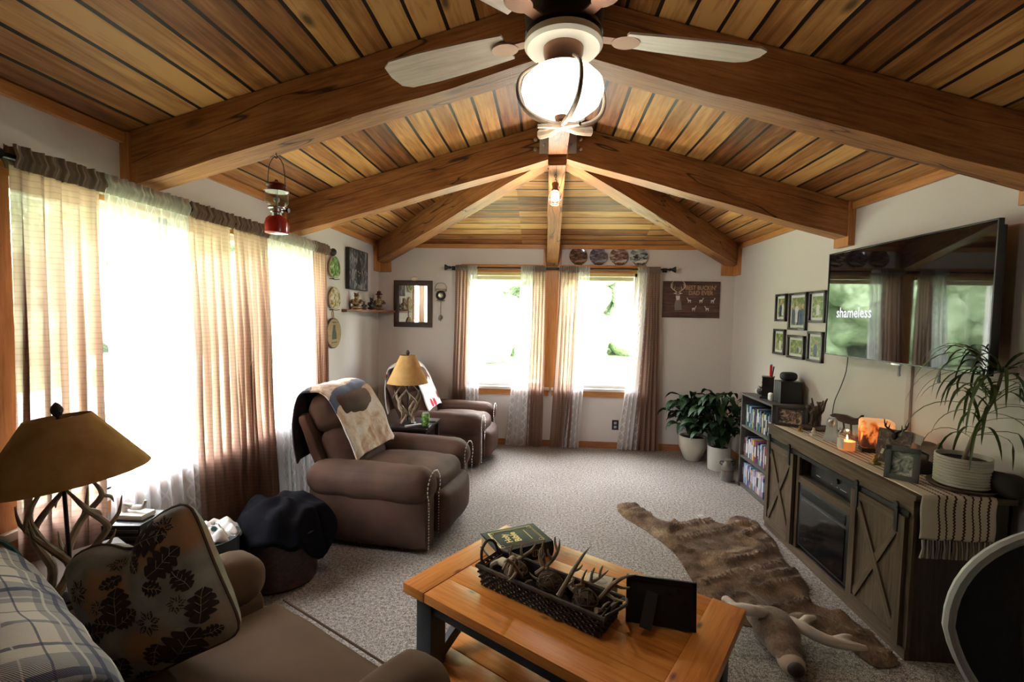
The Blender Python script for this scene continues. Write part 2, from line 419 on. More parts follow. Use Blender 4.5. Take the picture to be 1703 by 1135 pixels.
# plank ceiling: two long slopes and the hipped end, thick panels
def ceil_panel(name, pts, alongY):
    mb = MB(); n = len(pts); th = .06
    vs = [V(p) for p in pts]+[V(p)+V((0, 0, th)) for p in pts]
    def uvof(p):
        if alongY: return (abs(p[0]-RX0)*math.hypot(1, SL), p[1])
        return ((p[1]-HY)*math.hypot(1, SL)+.05, p[0]+3.1)
    fs = [tuple(range(n)), tuple(range(2*n-1, n-1, -1))]+[(i, (i+1) % n, n+(i+1) % n, n+i) for i in range(n)]
    mb.add(vs, fs, uvs=[uvof(v) for v in vs])
    return struct(mb.build(name, M_CEIL, ang=30))
ceil_panel('ceiling', [(XL, YB, WH), (XL, YF, WH), (RX0, HY, RZ0), (RX0, YB, RZ0)], True)
ceil_panel('ceiling', [(RX0, YB, RZ0), (RX0, HY, RZ0), (XR, YF, WH), (XR, YB, WH)], True)
ceil_panel('ceiling', [(XL, YF, WH), (XR, YF, WH), (RX0, HY, RZ0)], False)
# beams
def beam(name, p0, p1, w=.14, h=.255, ext=0):
    """p0,p1: top centre points; plumb-cut ends"""
    p0, p1 = V(p0), V(p1); d = (p1-p0); L = d.length; hd = V((d.x, d.y, 0)).normalized(); sd = V((-hd.y, hd.x, 0))
    N = 14; mb = MB(); vs = []; r = random.Random(int(abs(p1.x*100+p1.y*10)))
    sec = [(-.5, 0), (.5, 0), (.5, -1), (-.5, -1)]
    for i in range(N+1):
        c = p0+d*i/N
        for a, b in sec:
            j = noise.noise(c*2.2+V((a*5, b*5, 0)))*.010
            vs.append(c+sd*(a*w+j*(1 if a > 0 else -1))+V((0, 0, b*h+(j if b else 0))))
    uo = r.random()*20
    for i in range(N):
        for k in range(4):
            q = (i*4+k, i*4+(k+1) % 4, (i+1)*4+(k+1) % 4, (i+1)*4+k)
            pv = [vs[x] for x in q]; uvq = [(uo+L*i/N, k*.5), (uo+L*i/N, k*.5+(w if k % 2 == 0 else h)), (uo+L*(i+1)/N, k*.5+(w if k % 2 == 0 else h)), (uo+L*(i+1)/N, k*.5)]
            mb.add(pv, [(0, 1, 2, 3)], uvs=uvq)
    mb.add(vs[:4], [(0, 1, 2, 3)]); mb.add(vs[-4:], [(3, 2, 1, 0)])
    bmesh.ops.remove_doubles(mb.bm, verts=mb.bm.verts[:], dist=1e-5)
    return mb.build(name, M_BEAM, ang=30)
def struct_beam(n, *a, **k): return struct(beam(n, *a, **k))
trn = [0]
def trim(mb_or_lo, hi=None, mat=None, **k):
    trn[0] += 1
    mb = mb_or_lo if isinstance(mb_or_lo, MB) else MB().b2(mb_or_lo, hi, **k)
    return struct(mb.build('trim_%d' % trn[0], mat or M_TRIM))
gp = .004
for by in (0.86, 2.26, HY):
    struct_beam('ceiling_beam_left', (RX0-.07, by, RZ0-.02-gp), (XL+.045, by, WH+.013-gp))
    struct_beam('ceiling_beam_right', (RX0+.07, by, RZ0-.02-gp), (XR-.045, by, WH+.013-gp))
    for x0, x1 in ((XL, XL+.045), (XR-.045, XR)):
        trim((x0, by-.085, 2.115), (x1, by+.085, WH+.0), M_TRIM)
hz = RZ0-.02
struct_beam('hip_beam_left', (RX0-.06, HY+.06, hz), (XL+.06, YF-.06, WH+.012))
struct_beam('hip_beam_right', (RX0+.06, HY+.06, hz), (XR-.06, YF-.06, WH+.012))
struct_beam('hip_beam_middle', (RX0, HY+.04, hz), (RX0, YF-.035, WH+.006), w=.13, h=.27)
struct_beam('ridge_beam', (RX0, YB, RZ0-.03), (RX0, HY, RZ0-.03), w=.135, h=.19)
for sx, cx in ((1, XL), (-1, XR)):      # corner blocks under the hip beams
    trim(MB().b2((min(cx, cx+sx*.16), YF-.04, 2.075), (max(cx, cx+sx*.16), YF, 2.38)).b2((min(cx, cx+sx*.04), YF-.17, 2.075), (max(cx, cx+sx*.04), YF-.04, 2.38)))
# crown trim along wall tops
trim((XL, YF-.028, WH-.052), (XR, YF-.002, WH-.004))
trim((XL, YB, WH-.052), (XL+.028, YF, WH-.002)); trim((XR-.028, YB, WH-.052), (XR, YF, WH-.002))
# central post board, from floor-sill to crown
trim((-.045, YF-.022, 2.12), (.17, YF-.001, 2.37)); trim((.0, YF-.03, .69), (.125, YF-.004, 2.12))
# baseboards
bbm = woodmat('baseboard_wood', (.22, .08, .03), (.33, .13, .05), (.42, .18, .07), knots=.1)
struct(MB().b2((XL, YF-.016, 0), (XR, YF, .075)).build('baseboard_far', bbm))
struct(MB().b2((XL, YB, 0), (XL+.016, YF-.016, .075)).build('baseboard_left', bbm))
struct(MB().b2((XR-.016, YB, 0), (XR, YF-.016, .075)).build('baseboard_right', bbm))
# windows
def window(idx, axis, a0, a1, z0, z1, mull=()):
    P = (lambda a, d, z: (XL-d, a, z)) if axis == 'X' else (lambda a, d, z: (a, YF+d, z))
    def bx(mb, a, b, d0, d1, za, zb, **k):
        p, q = P(a, d0, za), P(b, d1, zb)
        lo = [min(p[i], q[i]) for i in range(3)]; hi = [max(p[i], q[i]) for i in range(3)]
        return mb.b2(lo, hi, **k)
    root = bpy.data.objects.new('window_%d' % idx, None); COL.objects.link(root); struct(root)
    fr = MB(); w = .035
    for (p, q) in ((a0, a0+w), (a1-w, a1)): bx(fr, p, q, .03, .09, z0, z1)
    bx(fr, a0, a1, .03, .09, z0, z0+w); bx(fr, a0, a1, .03, .09, z1-w, z1)
    for m in mull: bx(fr, m-.03, m+.03, .03, .09, z0, z1)
    fr.build('window_frame', M_WHITE, root)
    bx(MB(), a0+w, a1-w, .055, .059, z0+w, z1-w).build('pane', M_GLASS, root)
    cs = MB(); cw = .075
    bx(cs, a0-cw, a0, -.018, 0, z0-.02, z1+cw); bx(cs, a1, a1+cw, -.018, 0, z0-.02, z1+cw)
    bx(cs, a0-cw, a1+cw, -.02, 0, z1, z1+cw); bx(cs, a0-cw, a1+cw, -.018, 0, z0-.105, z0-.035)
    cs.build('casing', M_TRIM, root)
    bx(MB(), a0-cw-.01, a1+cw+.01, -.045, .03, z0-.035, z0, bev=.006).build('window_sill', pm('pale_sill', (.68, .62, .56), .4), root)
    return root
window(1, 'X', *LW, mull=(2.46, 3.30))
window(2, 'Y', *FW1); window(3, 'Y', *FW2)
M_BLIND = woodmat('honey_blind', (.50, .36, .13), (.60, .45, .18), (.68, .53, .25), knots=0, rough=.4)
for (a, b), nm in ((FW1[:2], 'left'), (FW2[:2], 'right')):
    t = thing('wood_blind', 'raised honey wood blind inside the %s of the two far windows' % nm, 'window blind', ((a+b)/2, YF+.01, 2.0), group='raised wood blinds')
    MB().b2((a-(a+b)/2+.04, -.02, .05), (b-(a+b)/2-.04, .015, .088)).build('head_rail', M_BLIND, t)
    sl = MB()
    for i in range(8): sl.box((0, 0, .044-i*.0062), (b-a-.1, .03, .004))
    tag(sl.build('slats', M_BLIND, t), kind='stuff')
# outside: lawn, drive and woodland
gm = m_picture('lawn_grass', [(.3, (.16, .22, .10)), (.5, (.30, .38, .20)), (.7, (.45, .52, .32))], 1.2)
struct(MB().b2((-60, -40, -.75), (60, 80, -.6)).build('ground', gm))
struct(MB().add([(14, 6.5, -.59), (14, 10.5, -.59), (-30, 26, -.59), (-30, 20, -.59)], [(0, 1, 2, 3)]).b2((-13, -40, -.6), (-9, 12, -.585)).build('driveway', pm('pale_gravel', (.75, .73, .70), .9, var=.1)))
def woods():
    mb = MB(); r = random.Random(3)
    spots = [(x+r.uniform(-1, 1), 25+r.uniform(-1.5, 4)) for x in range(-26, 30, 2)]+[(x+r.uniform(-1, 1), 31+r.uniform(-1, 2)) for x in range(-30, 34, 3)]+[(-21+r.uniform(-3, 1), y+r.uniform(-1, 1)) for y in range(-8, 24, 2)]
    for x, y in spots:
        h = r.uniform(9, 14)
        mb.tube([(x, y, -.7), (x, y, h*.6)], [.25, .1], 6, mi=1)
        for k in range(12):
            cz = r.uniform(.2, h); rr = r.uniform(1.2, 2.4)*(1.15-cz/h*.6)
            n0 = len(mb.bm.verts); mb.sph((x+r.uniform(-1.3, 1.3), y+r.uniform(-1.3, 1.3), cz), (rr, rr, rr*.8), 12)
            mb.bm.verts.ensure_lookup_table()
            for v in mb.bm.verts[n0:]: v.co += noise.noise_vector(v.co*.9)*.7+noise.noise_vector(v.co*2.7)*.35
    lf = m_picture('woodland_leaves', [(.35, (.09, .14, .07)), (.5, (.26, .36, .20)), (.62, (.50, .58, .40))], 3.5, 2, .8)
    return tag(mb.build('woodland', [lf, pm('bark', (.12, .09, .07), .9)], ang=0), 'green woodland beyond the driveway outside the windows', 'trees', kind='stuff')
woods()

# ------------------------------------------------------------------ curtains and rods
def rod(name, label, axis, c, a0, a1, z, fin, brackets):
    t = thing(name, label, 'curtain rod')
    P = (lambda a: (c, a, z)) if axis == 'Y' else (lambda a: (a, c, z))
    MB().tube([P(a0), P(a1)], .011, 10).build('pole', M_BLACKM, t)
    for a, sg in ((a0, -1), (a1, 1)):
        if a not in fin: continue
        f = MB(); prof = [(.012, 0), (.02, .006), (.013, .02), (.018, .035), (.034, .062), (.036, .07), (.0, .071)]
        R = (RX(-PI/2) if axis == 'Y' else RY(PI/2)) if sg > 0 else (RX(PI/2) if axis == 'Y' else RY(-PI/2))
        f.lathe(prof, 16, T(*P(a)) @ R); f.build('finial', M_BLACKM, t)
    for a in brackets:
        p = V(P(a)); w = V((XL-p.x, 0, 0)) if axis == 'Y' else V((0, YF-p.y, 0))
        b = MB(); b.tube([p, p+w*.93], .008, 8)
        b.box(p+w*.95, (.008, .03, .07) if axis == 'Y' else (.05, .012, .05))
        b.build('bracket', M_BLACKM, t)
    return t
RODX, RODY = XL+.09, YF-.095
rod('curtain_rod', 'long black curtain rod across the left wall window', 'Y', RODX, 1.60, 4.19, 2.125, (1.60, 4.19), (1.615, 2.87, 4.17))
rr = rod('curtain_rod', 'black curtain rod above the two far windows', 'X', RODY, -1.14, 1.40, 2.13, (-1.14, 1.40), (-1.12, 1.37))
MB().box((.06, RODY, 2.13), (.15, .035, .028), bev=.01).build('center_joint', M_BLACKM, rr)
cseed = [0]
def curtain(label, axis, c, t0, t1, b0, b1, zr, sheer, folds, amp=.028, zb=.012, sgn=1, ruf=.045, lean=0, group=None):
    """t0..t1 top span, b0..b1 bottom span along the wall; c is the rod line"""
    cseed[0] += 1; sd = cseed[0]*3.7
    root = thing('sheer_curtain' if sheer else 'curtain', label, 'curtain', group=group)
    W = abs(t1-t0); nu = max(40, int(folds*10)); nv = 40; H = zr-zb
    def f(u, v):
        e = v**1.3
        a = (t0+(t1-t0)*u)*(1-e)+(b0+(b1-b0)*u)*e
        ph = u*folds*2*PI+.7*math.sin(v*2.4+sd)+.9*noise.noise(V((u*3, v*1.6, sd)))
        A = amp*(.35+.65*min(1, v*3))*(1+.5*noise.noise(V((u*4, v*2, sd+5))))
        d = A*math.sin(ph)+.35*A*math.sin(2.3*ph+sd)+.02*noise.noise(V((u*2.5, v*3, sd+9)))*v
        a += .012*math.cos(ph)*min(1, v*2)
        z = zr-.03-(H-.03)*v
        d = d*sgn+lean*v*sgn
        return (c+d, a, z) if axis == 'Y' else (a, c+d, z)
    mb = MB(); mb.sheet(f, nu, nv, uvf=lambda u, v: (u*W*2.2, (1-v)*H))
    mb.build('panel', M_SHEER if sheer else M_TANCUR, root, ang=0, fixn=False)
    def hd(u, v):
        a = t0+(t1-t0)*u; ph = u*folds*1.7*2*PI+.8*noise.noise(V((u*9, 0, sd)))
        z = zr+ruf-(ruf+.042)*v+.008*noise.noise(V((u*14, v, sd)))*(1-v)
        bulge = .014*math.exp(-((v-.55)/.22)**2)
        d = (.016+bulge)+.010*math.sin(ph)*(1-.4*v)+.004*math.sin(2.7*ph)
        return (c+d*sgn, a, z) if axis == 'Y' else (a, c+d*sgn, z)
    def hb(u, v):
        p = V(hd(u, v)); q = V((c, 0, 0)) if axis == 'Y' else V((0, c, 0))
        if axis == 'Y': p.x = 2*c-p.x
        else: p.y = 2*c-p.y
        return p
    h = MB(); h.sheet(hd, nu*2, 8); h.sheet(hb, nu*2, 8)
    h.build('gathered_header', M_HEADW if sheer else M_HEAD, root, ang=0, fixn=False)
    return root
Z1 = 2.125
curtain('tan curtain panel at the near end of the left window, behind the large lamp', 'Y', RODX, 1.625, 1.985, 1.60, 1.96, Z1, 0, 5)
curtain('white sheer curtain next to the nearest tan panel of the left window', 'Y', RODX, 1.99, 2.49, 1.96, 2.60, Z1, 1, 7, .022)
curtain('tan curtain left of the bright slit in the left window', 'Y', RODX, 2.49, 2.845, 2.56, 2.98, Z1, 0, 5, .03)
curtain('tan curtain right of the bright slit in the left window', 'Y', RODX, 2.865, 3.215, 2.94, 3.36, Z1, 0, 6, .03)
curtain('white sheer curtain behind the front recliner at the left window', 'Y', RODX, 3.22, 3.90, 3.36, 3.98, Z1, 1, 9, .022)
curtain('narrow tan curtain at the far end of the left window beside the hanging plaques', 'Y', RODX, 3.88, 4.15, 3.96, 4.13, Z1, 0, 5, .02)
def fx(px): return .085+(px-922)*.00698
Zf = 2.13
for (lb, a, b, c_, d_, sh, fo) in (
    ('tan curtain at the left end of the far rod behind the rear recliner', 755, 778, 748, 772, 0, 4),
    ('narrow white sheer beside the leftmost tan curtain of the far wall', 776, 792, 772, 797, 1, 3),
    ('white sheer curtain reaching the floor at the right of the left far window', 866, 890, 842, 882, 1, 5),
    ('tan curtain just left of the wooden post between the far windows', 886, 908, 879, 906, 0, 4),
    ('tan curtain just right of the wooden post between the far windows', 930, 962, 918, 955, 0, 5),
    ('white sheer curtain at the left of the right far window', 958, 981, 940, 968, 1, 4),
    ('white sheer curtain at the right of the right far window', 1059, 1078, 1032, 1064, 1, 4),
    ('tan curtain at the right end of the far rod beside the potted plants', 1074, 1096, 1056, 1102, 0, 5)):
    curtain(lb, 'X', RODY, fx(a), fx(b), fx(c_), fx(d_), Zf, sh, fo, .022, sgn=-1, ruf=.03)

# ------------------------------------------------------------------ ceiling fan
def smoothpts(P, k=2):
    P = [V(p) for p in P]
    for _ in range(k):
        Q = []
        for i in range(len(P)-1):
            p0 = P[i-1] if i else P[0]; p3 = P[i+2] if i+2 < len(P) else P[-1]
            Q += [P[i], (-p0+9*P[i]+9*P[i+1]-p3)/16]
        P = Q+[P[-1]]
    return P
def antler_mb(mb, L=.22, tines=3, curve=.35, r0=.011, M=ID, mi=0, seed=0, flat=.3):
    r = random.Random(seed)
    main = [V((math.sin(t*1.9)*curve*L, flat*L*math.sin(t*2.2)*.4, t*L)) for t in [i/6 for i in range(7)]]
    rad = [r0*1.35, r0*1.05, r0, r0*.92, r0*.75, r0*.5, r0*.12]
    mb.tube(main, rad, 8, M, mi, smooth=1)
    for k in range(tines):
        i = 1+k*1.6; a = int(i); p = main[a].lerp(main[min(a+1, 6)], i-a)
        l = L*(.42-.06*k)*r.uniform(.8, 1.1); s = 1
        d = V((curve*-.9, r.uniform(-.25, .35), .75)).normalized()
        q = [p, p+d*l*.4+V((-.15*l, 0, 0)), p+d*l*.75+V((-.12*l, 0, .1*l)), p+d*l]
        mb.tube(q, [r0*.8, r0*.65, r0*.42, r0*.08], 7, M, mi, smooth=1)
FC = V((0.035, 1.5, 0))
M_COPPER = pm('oiled_bronze', (.28, .14, .09), .35, .8)
M_BLADE = woodmat('pale_fan_blade', (.42, .34, .27), (.55, .46, .38), (.64, .56, .47), knots=0, rough=.45)
fan = thing('ceiling_fan', 'ceiling fan with glowing globe light in an antler cage hanging from the ridge', 'ceiling fan', (FC.x, FC.y, 2.79))
def fz(z): return z-2.79
MB().lathe([(.07, 0), (.07, -.02), (.04, -.07), (.016, -.08)], 24).build('canopy', M_BLACKM, fan)
MB().tube([(0, 0, -.06), (0, 0, fz(2.56))], .014, 12).build('downrod', M_BLACKM, fan)
MB().lathe([(.02, fz(2.585)), (.08, fz(2.575)), (.115, fz(2.54)), (.12, fz(2.48)), (.11, fz(2.45)), (.118, fz(2.43)), (.02, fz(2.42))], 36).build('motor_housing', M_BLACKM, fan)
MB().lathe([(.066, fz(2.392)), (.110, fz(2.388)), (.119, fz(2.398)), (.116, fz(2.418)), (.066, fz(2.43))], 40).build('motor_ring', pm('cream_enamel', (.8, .74, .62), .3), fan)
MB().lathe([(.03, fz(2.425)), (.064, fz(2.42)), (.06, fz(2.375)), (.05, fz(2.345)), (.075, fz(2.33)), (.075, fz(2.32)), (.02, fz(2.318))], 32).build('light_collar', M_COPPER, fan)
gl = [(.062, fz(2.325)), (.095, fz(2.317)), (.121, fz(2.290)), (.126, fz(2.265)), (.113, fz(2.228)), (.082, fz(2.203)), (.04, fz(2.190)), (.001, fz(2.188))]
MB().lathe(gl, 36, cap=False).build('glass_globe', emis('lit_globe_glass', (1, .93, .80), 5), fan)
bc = MB().lathe([(.001, fz(2.176)), (.02, fz(2.180)), (.024, fz(2.190)), (.001, fz(2.196))], 16)
bc.build('globe_cap', M_COPPER, fan)
for k in range(5):
    a = math.radians(14+72*k)
    Mb = RZ(a) @ T(0, 0, fz(2.435))
    ir = MB(); ir.box((.13, 0, 0), (.09, .035, .006)); ir.lathe([(.045, -.003), (.045, .003)], 20, T(.20, 0, -.001) @ Matrix.Diagonal((1, .8, 1, 1)))
    io = ir.build('blade_iron', M_COPPER, fan, Mb)
    out = [(.19, -.052), (.30, -.062), (.50, -.072), (.62, -.070), (.655, -.05), (.665, 0), (.655, .05), (.62, .070), (.50, .072), (.30, .062), (.19, .052)]
    MB().prism(out, .007, T(0, 0, 0) @ RX(math.radians(11)) @ T(0, 0, .003)).build('fan_blade', M_BLADE, fan, Mb)
for k in range(4):       # antler cage around the globe
    a = math.radians(20+90*k); c, s = math.cos(a), math.sin(a)
    P = [(.080, 2.335), (.128, 2.298), (.142, 2.258), (.132, 2.215), (.10, 2.185), (.05, 2.168), (0.0, 2.164)]
    m = MB(); m.tube([(r*c, r*s, fz(z)) for r, z in P], [.004, .005, .006, .007, .008, .009, .009], 8, smooth=2)
    m.build('antler_arm', M_ANTLER, fan)
m = MB()
for a, l in ((.4, .10), (2.4, .09)):
    c, s = math.cos(a), math.sin(a)
    m.tube([(-l*.8*c, -l*.8*s, fz(2.150)), (0, 0, fz(2.162)), (l*.5*c, l*.5*s, fz(2.155)), (l*c, l*s, fz(2.160))], [.006, .011, .012, .015], 8, smooth=1)
m.build('crossed_antlers', M_ANTLER, fan)
def point(name, loc, e, col, r=.03):
    l = bpy.data.lights.new(name, 'POINT'); l.energy = e; l.color = col; l.shadow_soft_size = r
    o = bpy.data.objects.new(name, l); COL.objects.link(o); o.location = loc; return o
point('fan_light', (FC.x, FC.y, 2.10), 4.5, (1, .93, .84), .10)
point('fan_uplight', (FC.x, FC.y, 2.36), 3, (1, .86, .66), .02)
# steel brackets at the hub
for sgn in (-1, 1):
    t = MB().b2((min(RX0+sgn*.072, RX0+sgn*.135), HY-.082, 2.77), (max(RX0+sgn*.072, RX0+sgn*.135), HY-.074, 2.95))
    for bx_, bz in ((.10, 2.83), (.10, 2.91)): t.lathe([(.012, 0), (.012, .006), (.005, .01), (0.0001, .01)], 10, T(RX0+sgn*bx_, HY-.082, bz) @ RX(PI/2))
    tag(t.build('steel_bracket', pm('galvanised_steel', (.62, .62, .63), .5, .15)), '%s flat steel bracket plate with bolts where the beams meet' % ('left' if sgn < 0 else 'right'), 'bracket')
    for bz in (2.80, 2.87):
        tt = MB().lathe([(.015, 0), (.015, .005), (.006, .009), (0.0001, .009)], 12, T(RX0+sgn*.165, HY-.078, bz-.0) @ RX(PI/2))
        tag(tt.build('washer_bolt', M_SILVER), 'steel washer bolt on the %s beam beside its bracket plate, %s one' % ('left' if sgn < 0 else 'right', 'upper' if bz > 2.82 else 'lower'), 'bolt')
# pendant in wire cage at the hub
pd = thing('pendant_light', 'small caged pendant bulb hanging on a chain where the beams meet', 'pendant lamp', (.05, 3.79, 2.735))
MB().lathe([(.045, 0), (.062, -.004), (.062, -.022), (.05, -.03), (.001, -.032)], 28).build('ceiling_plate', M_BLACKM, pd)
ch = MB()
for i in range(4): ch.tube([(.008*math.cos(a)*(1 if i % 2 else 0), .008*math.cos(a)*(0 if i % 2 else 1), -.045-i*.02+.013*math.sin(a)) for a in [2*PI*k/10 for k in range(10)]], .0018, 5, closed=True)
ch.build('chain', M_BLACKM, pd)
MB().lathe([(.01, -.11), (.026, -.118), (.028, -.135), (.022, -.14), (.022, -.165), (.03, -.17), (.028, -.18), (.01, -.182)], 20).build('socket', M_COPPER, pd)
MB().lathe([(.012, -.182), (.016, -.195), (.028, -.215), (.031, -.235), (.024, -.255), (.001, -.265)], 20, cap=False).build('bulb', emis('lit_bulb', (1, .93, .9), 30), pd)
cg = MB()
for k in range(8):
    a = 2*PI*k/8; cg.tube([(r*math.cos(a), r*math.sin(a), z) for r, z in ((.028, -.18), (.046, -.21), (.052, -.24), (.045, -.27), (.03, -.285))], .002, 5, smooth=1)
for r, z in ((.030, -.285), (.052, -.24)): cg.tube([(r*math.cos(a), r*math.sin(a), z) for a in [2*PI*k/20 for k in range(20)]], .002, 5, closed=True)
cg.build('wire_cage', M_COPPER, pd)
point('pendant_bulb', (.05, 3.79, 2.41), 26, (1, .92, .85), .04)
# red lantern hanging from the beam
ln = thing('camping_lantern', 'red camping lantern with glass globe hanging from the left beam', 'lantern', (-1.345, 2.30, 1.965))
M_RED = pm('red_enamel', (.42, .015, .012), .25, coat=.5)
MB().lathe([(.052, 0), (.056, .003), (.056, .05), (.050, .07), (.034, .086), (.02, .092)], 32).build('fuel_tank', M_RED, ln)
MB().lathe([(.02, .088), (.022, .10), (.03, .105), (.03, .118), (.040, .122), (.040, .128), (.02, .13)], 24).build('burner_collar', M_SILVER, ln)
m = MB()
for k_ in range(4): m.tube([(.030*math.cos(k_*PI/2+.6), .030*math.sin(k_*PI/2+.6), .128), (.052*math.cos(k_*PI/2+.6), .052*math.sin(k_*PI/2+.6), .150), (.052*math.cos(k_*PI/2+.6), .052*math.sin(k_*PI/2+.6), .206)], .0014, 5)
m.build('globe_guard', M_SILVER, ln)
MB().lathe([(.034, .128), (.046, .145), (.049, .165), (.045, .19), (.036, .205)], 28, cap=False).build('glass_globe', m_glass('lantern_glass', tint=(.80, .86, .80)), ln)
MB().lathe([(.006, .13), (.006, .15), (.014, .158), (.014, .172), (.004, .18)], 12).build('mantle', pm('mantle_cloth', (.7, .7, .65), .8), ln)
MB().lathe([(.056, .203), (.058, .207), (.04, .215), (.036, .23), (.048, .234), (.046, .24), (.012, .252), (.006, .262), (.0001, .262)], 28).build('vent_hood', [pm('maroon_enamel', (.16, .02, .018), .3)], ln)
k = MB(); k.tube([(.03, 0, .112), (.055, 0, .112)], .004, 8); k.lathe([(.012, 0), (.012, .008)], 12, T(.055, 0, .112) @ RY(PI/2)); k.build('valve_knob', M_BLACK, ln)
MB().tube([(-.045, 0, .21), (-.043, 0, .28), (-.034, 0, .34), (-.012, 0, .372), (0, 0, .376), (.012, 0, .372), (.034, 0, .34), (.043, 0, .28), (.045, 0, .21)], .0018, 6, smooth=1).build('bail_handle', M_BLACKM, ln)
hk = MB().tube([(-1.345, 2.30, 2.368), (-1.345, 2.30, 2.35), (-1.338, 2.30, 2.338), (-1.345, 2.30, 2.332), (-1.353, 2.30, 2.34)], .0025, 6, smooth=1)
tag(hk.build('ceiling_hook', M_BLACKM), 'small black hook in the beam holding the red lantern', 'hook')

# ------------------------------------------------------------------ upholstered chairs
def drape(label_name, prof, y0, y1, mat, amp=.01, seed=0, skew=0, parent=None, M=ID, th=.012):
    """cloth following a profile in xz across y0..y1"""
    P = smoothpts([(x, 0, z) for x, z in prof], 2); n = len(P)-1
    Ls = [0]
    for a, b in zip(P[:-1], P[1:]): Ls.append(Ls[-1]+(b-a).length)
    def f(u, v):
        i = min(n-1, int(v*n)); t = v*n-i; p = P[i].lerp(P[i+1], t)
        tn = (P[i+1]-P[i]).normalized(); nm = V((-tn.z, 0, tn.x))
        y = y0+(y1-y0)*u+skew*(v-.5)
        e = min(1, min(v, 1-v)*6)
        d = amp*(noise.noise(V((u*5, v*7, seed)))+.6*math.sin(u*19+noise.noise(V((v*3, u*2, seed)))*5)*(1-e*.6))
        sag = -.03*(abs(u-.5)*2)**6
        q = p+nm*(abs(d)+.004)+V((0, 0, sag))
        return M @ V((q.x, y+.012*noise.noise(V((v*8, u, seed+3))), q.z))
    mb = MB(); mb.sheet(f, 40, n*2, th=th, uvf=lambda u, v: (u*abs(y1-y0), v*Ls[-1]))
    return mb
def chair(name, label, loc, rz, mat, seatw=.54, arm=.19, nails=True, group=None, backtop=.99, armh=.565, scale=1):
    t = thing(name, label, 'armchair', loc, rz, group)
    hw = seatw/2
    b = MB(); b.puff((-.47, 0, .18), (.80, seatw+.06, .26), .03, n=6); b.build('base', mat, t)
    MB().box((-.45, 0, .03), (.7, seatw, .05)).build('plinth', M_BLACK, t)
    s = MB(); s.puff((-.34, 0, .385), (.66, seatw-.01, .20), .075, (.02, 0, .035), wr=.006, n=14, seed=1); s.build('seat_cushion', mat, t)
    s = MB(); s.puff((.0, 0, .22), (.12, seatw-.01, .30), .055, (.035, 0, .0), wr=.006, n=12, seed=2); s.build('footrest_pad', mat, t)
    for sg in (-1, 1):
        y = sg*(hw+arm/2)
        a = MB(); a.puff((-.44, y-sg*.008, .245), (.86, arm-.035, .42), .04, (0, .012 if sg > 0 else .012, 0), n=8, wr=.004, seed=sg)
        a.puff((-.435, y, armh-.115), (.90, arm+.045, .23), .108, (0.0, 0, .012), n=16, wr=.007, seed=3*sg)
        ao = a.build('armrest', mat, t)
        if nails:
            nb = MB(); pts = []
            w = arm/2+.004; zc = armh-.115
            pts += [(sg*0+y+w*.86, .07), (y+w*.86, zc-.09)]
            pts += [(y+(w+.008)*math.cos(q), zc+.105*math.sin(q)) for q in [(-.7+i*.26) for i in range(18)]]
            pts += [(y-w*.86, zc-.09), (y-w*.86, .07)]
            pl = [V((0, a_, b_)) for a_, b_ in pts]
            acc = 0; last = None
            for p, q in zip(pl[:-1], pl[1:]):
                L = (q-p).length; d = (q-p)/L; s_ = 0
                while s_ < L:
                    c = p+d*s_
                    nb.sph((.012-.004*0, c.y, c.z), (.004, .0052, .0052), 4); s_ += .019
            nb.build('nailhead_trim', M_NAIL, ao)
    # reclined back: thick pad with pillow top, and a rear shell
    Mb = T(-.68, 0, .40) @ RY(math.radians(-23))
    H = (backtop-.40)/math.cos(math.radians(20))
    bk = MB(); bk.puff((-.02, 0, H*.30), (.19, seatw-.01, H*.62), .08, (.045, 0, 0), Mb, n=14, wr=.008, seed=5)
    bk.puff((-.01, 0, H*.78), (.24, seatw+.01, H*.46), .11, (.045, 0, .02), Mb, n=16, wr=.010, seed=6)
    bk.build('backrest', mat, t)
    MB().puff((-.155, 0, H*.44), (.085, seatw+.04, H*.86), .035, (0, .0, 0), Mb, n=10, wr=.004, seed=7).build('back_shell', mat, t)
    return t
R1 = ((-.665, 3.38, 0), math.radians(-8))
rec1 = chair('recliner', 'brown suede recliner nearest the camera with a patterned deer-coloured throw over its back', R1[0], R1[1], M_BROWN, .56, .20)
MB().lathe([(.045, 0), (.045, .006), (.03, .010), (.0001, .008)], 24, T(-.26, -.385, .31) @ RX(PI/2)).build('recline_handle_cup', M_BLACK, rec1)
R2 = ((-.60, 5.075, 0), math.radians(-4))
rec2 = chair('recliner', 'brown suede recliner in the far corner with a white rose throw over its back', R2[0], R2[1], M_BROWN, .50, .17)
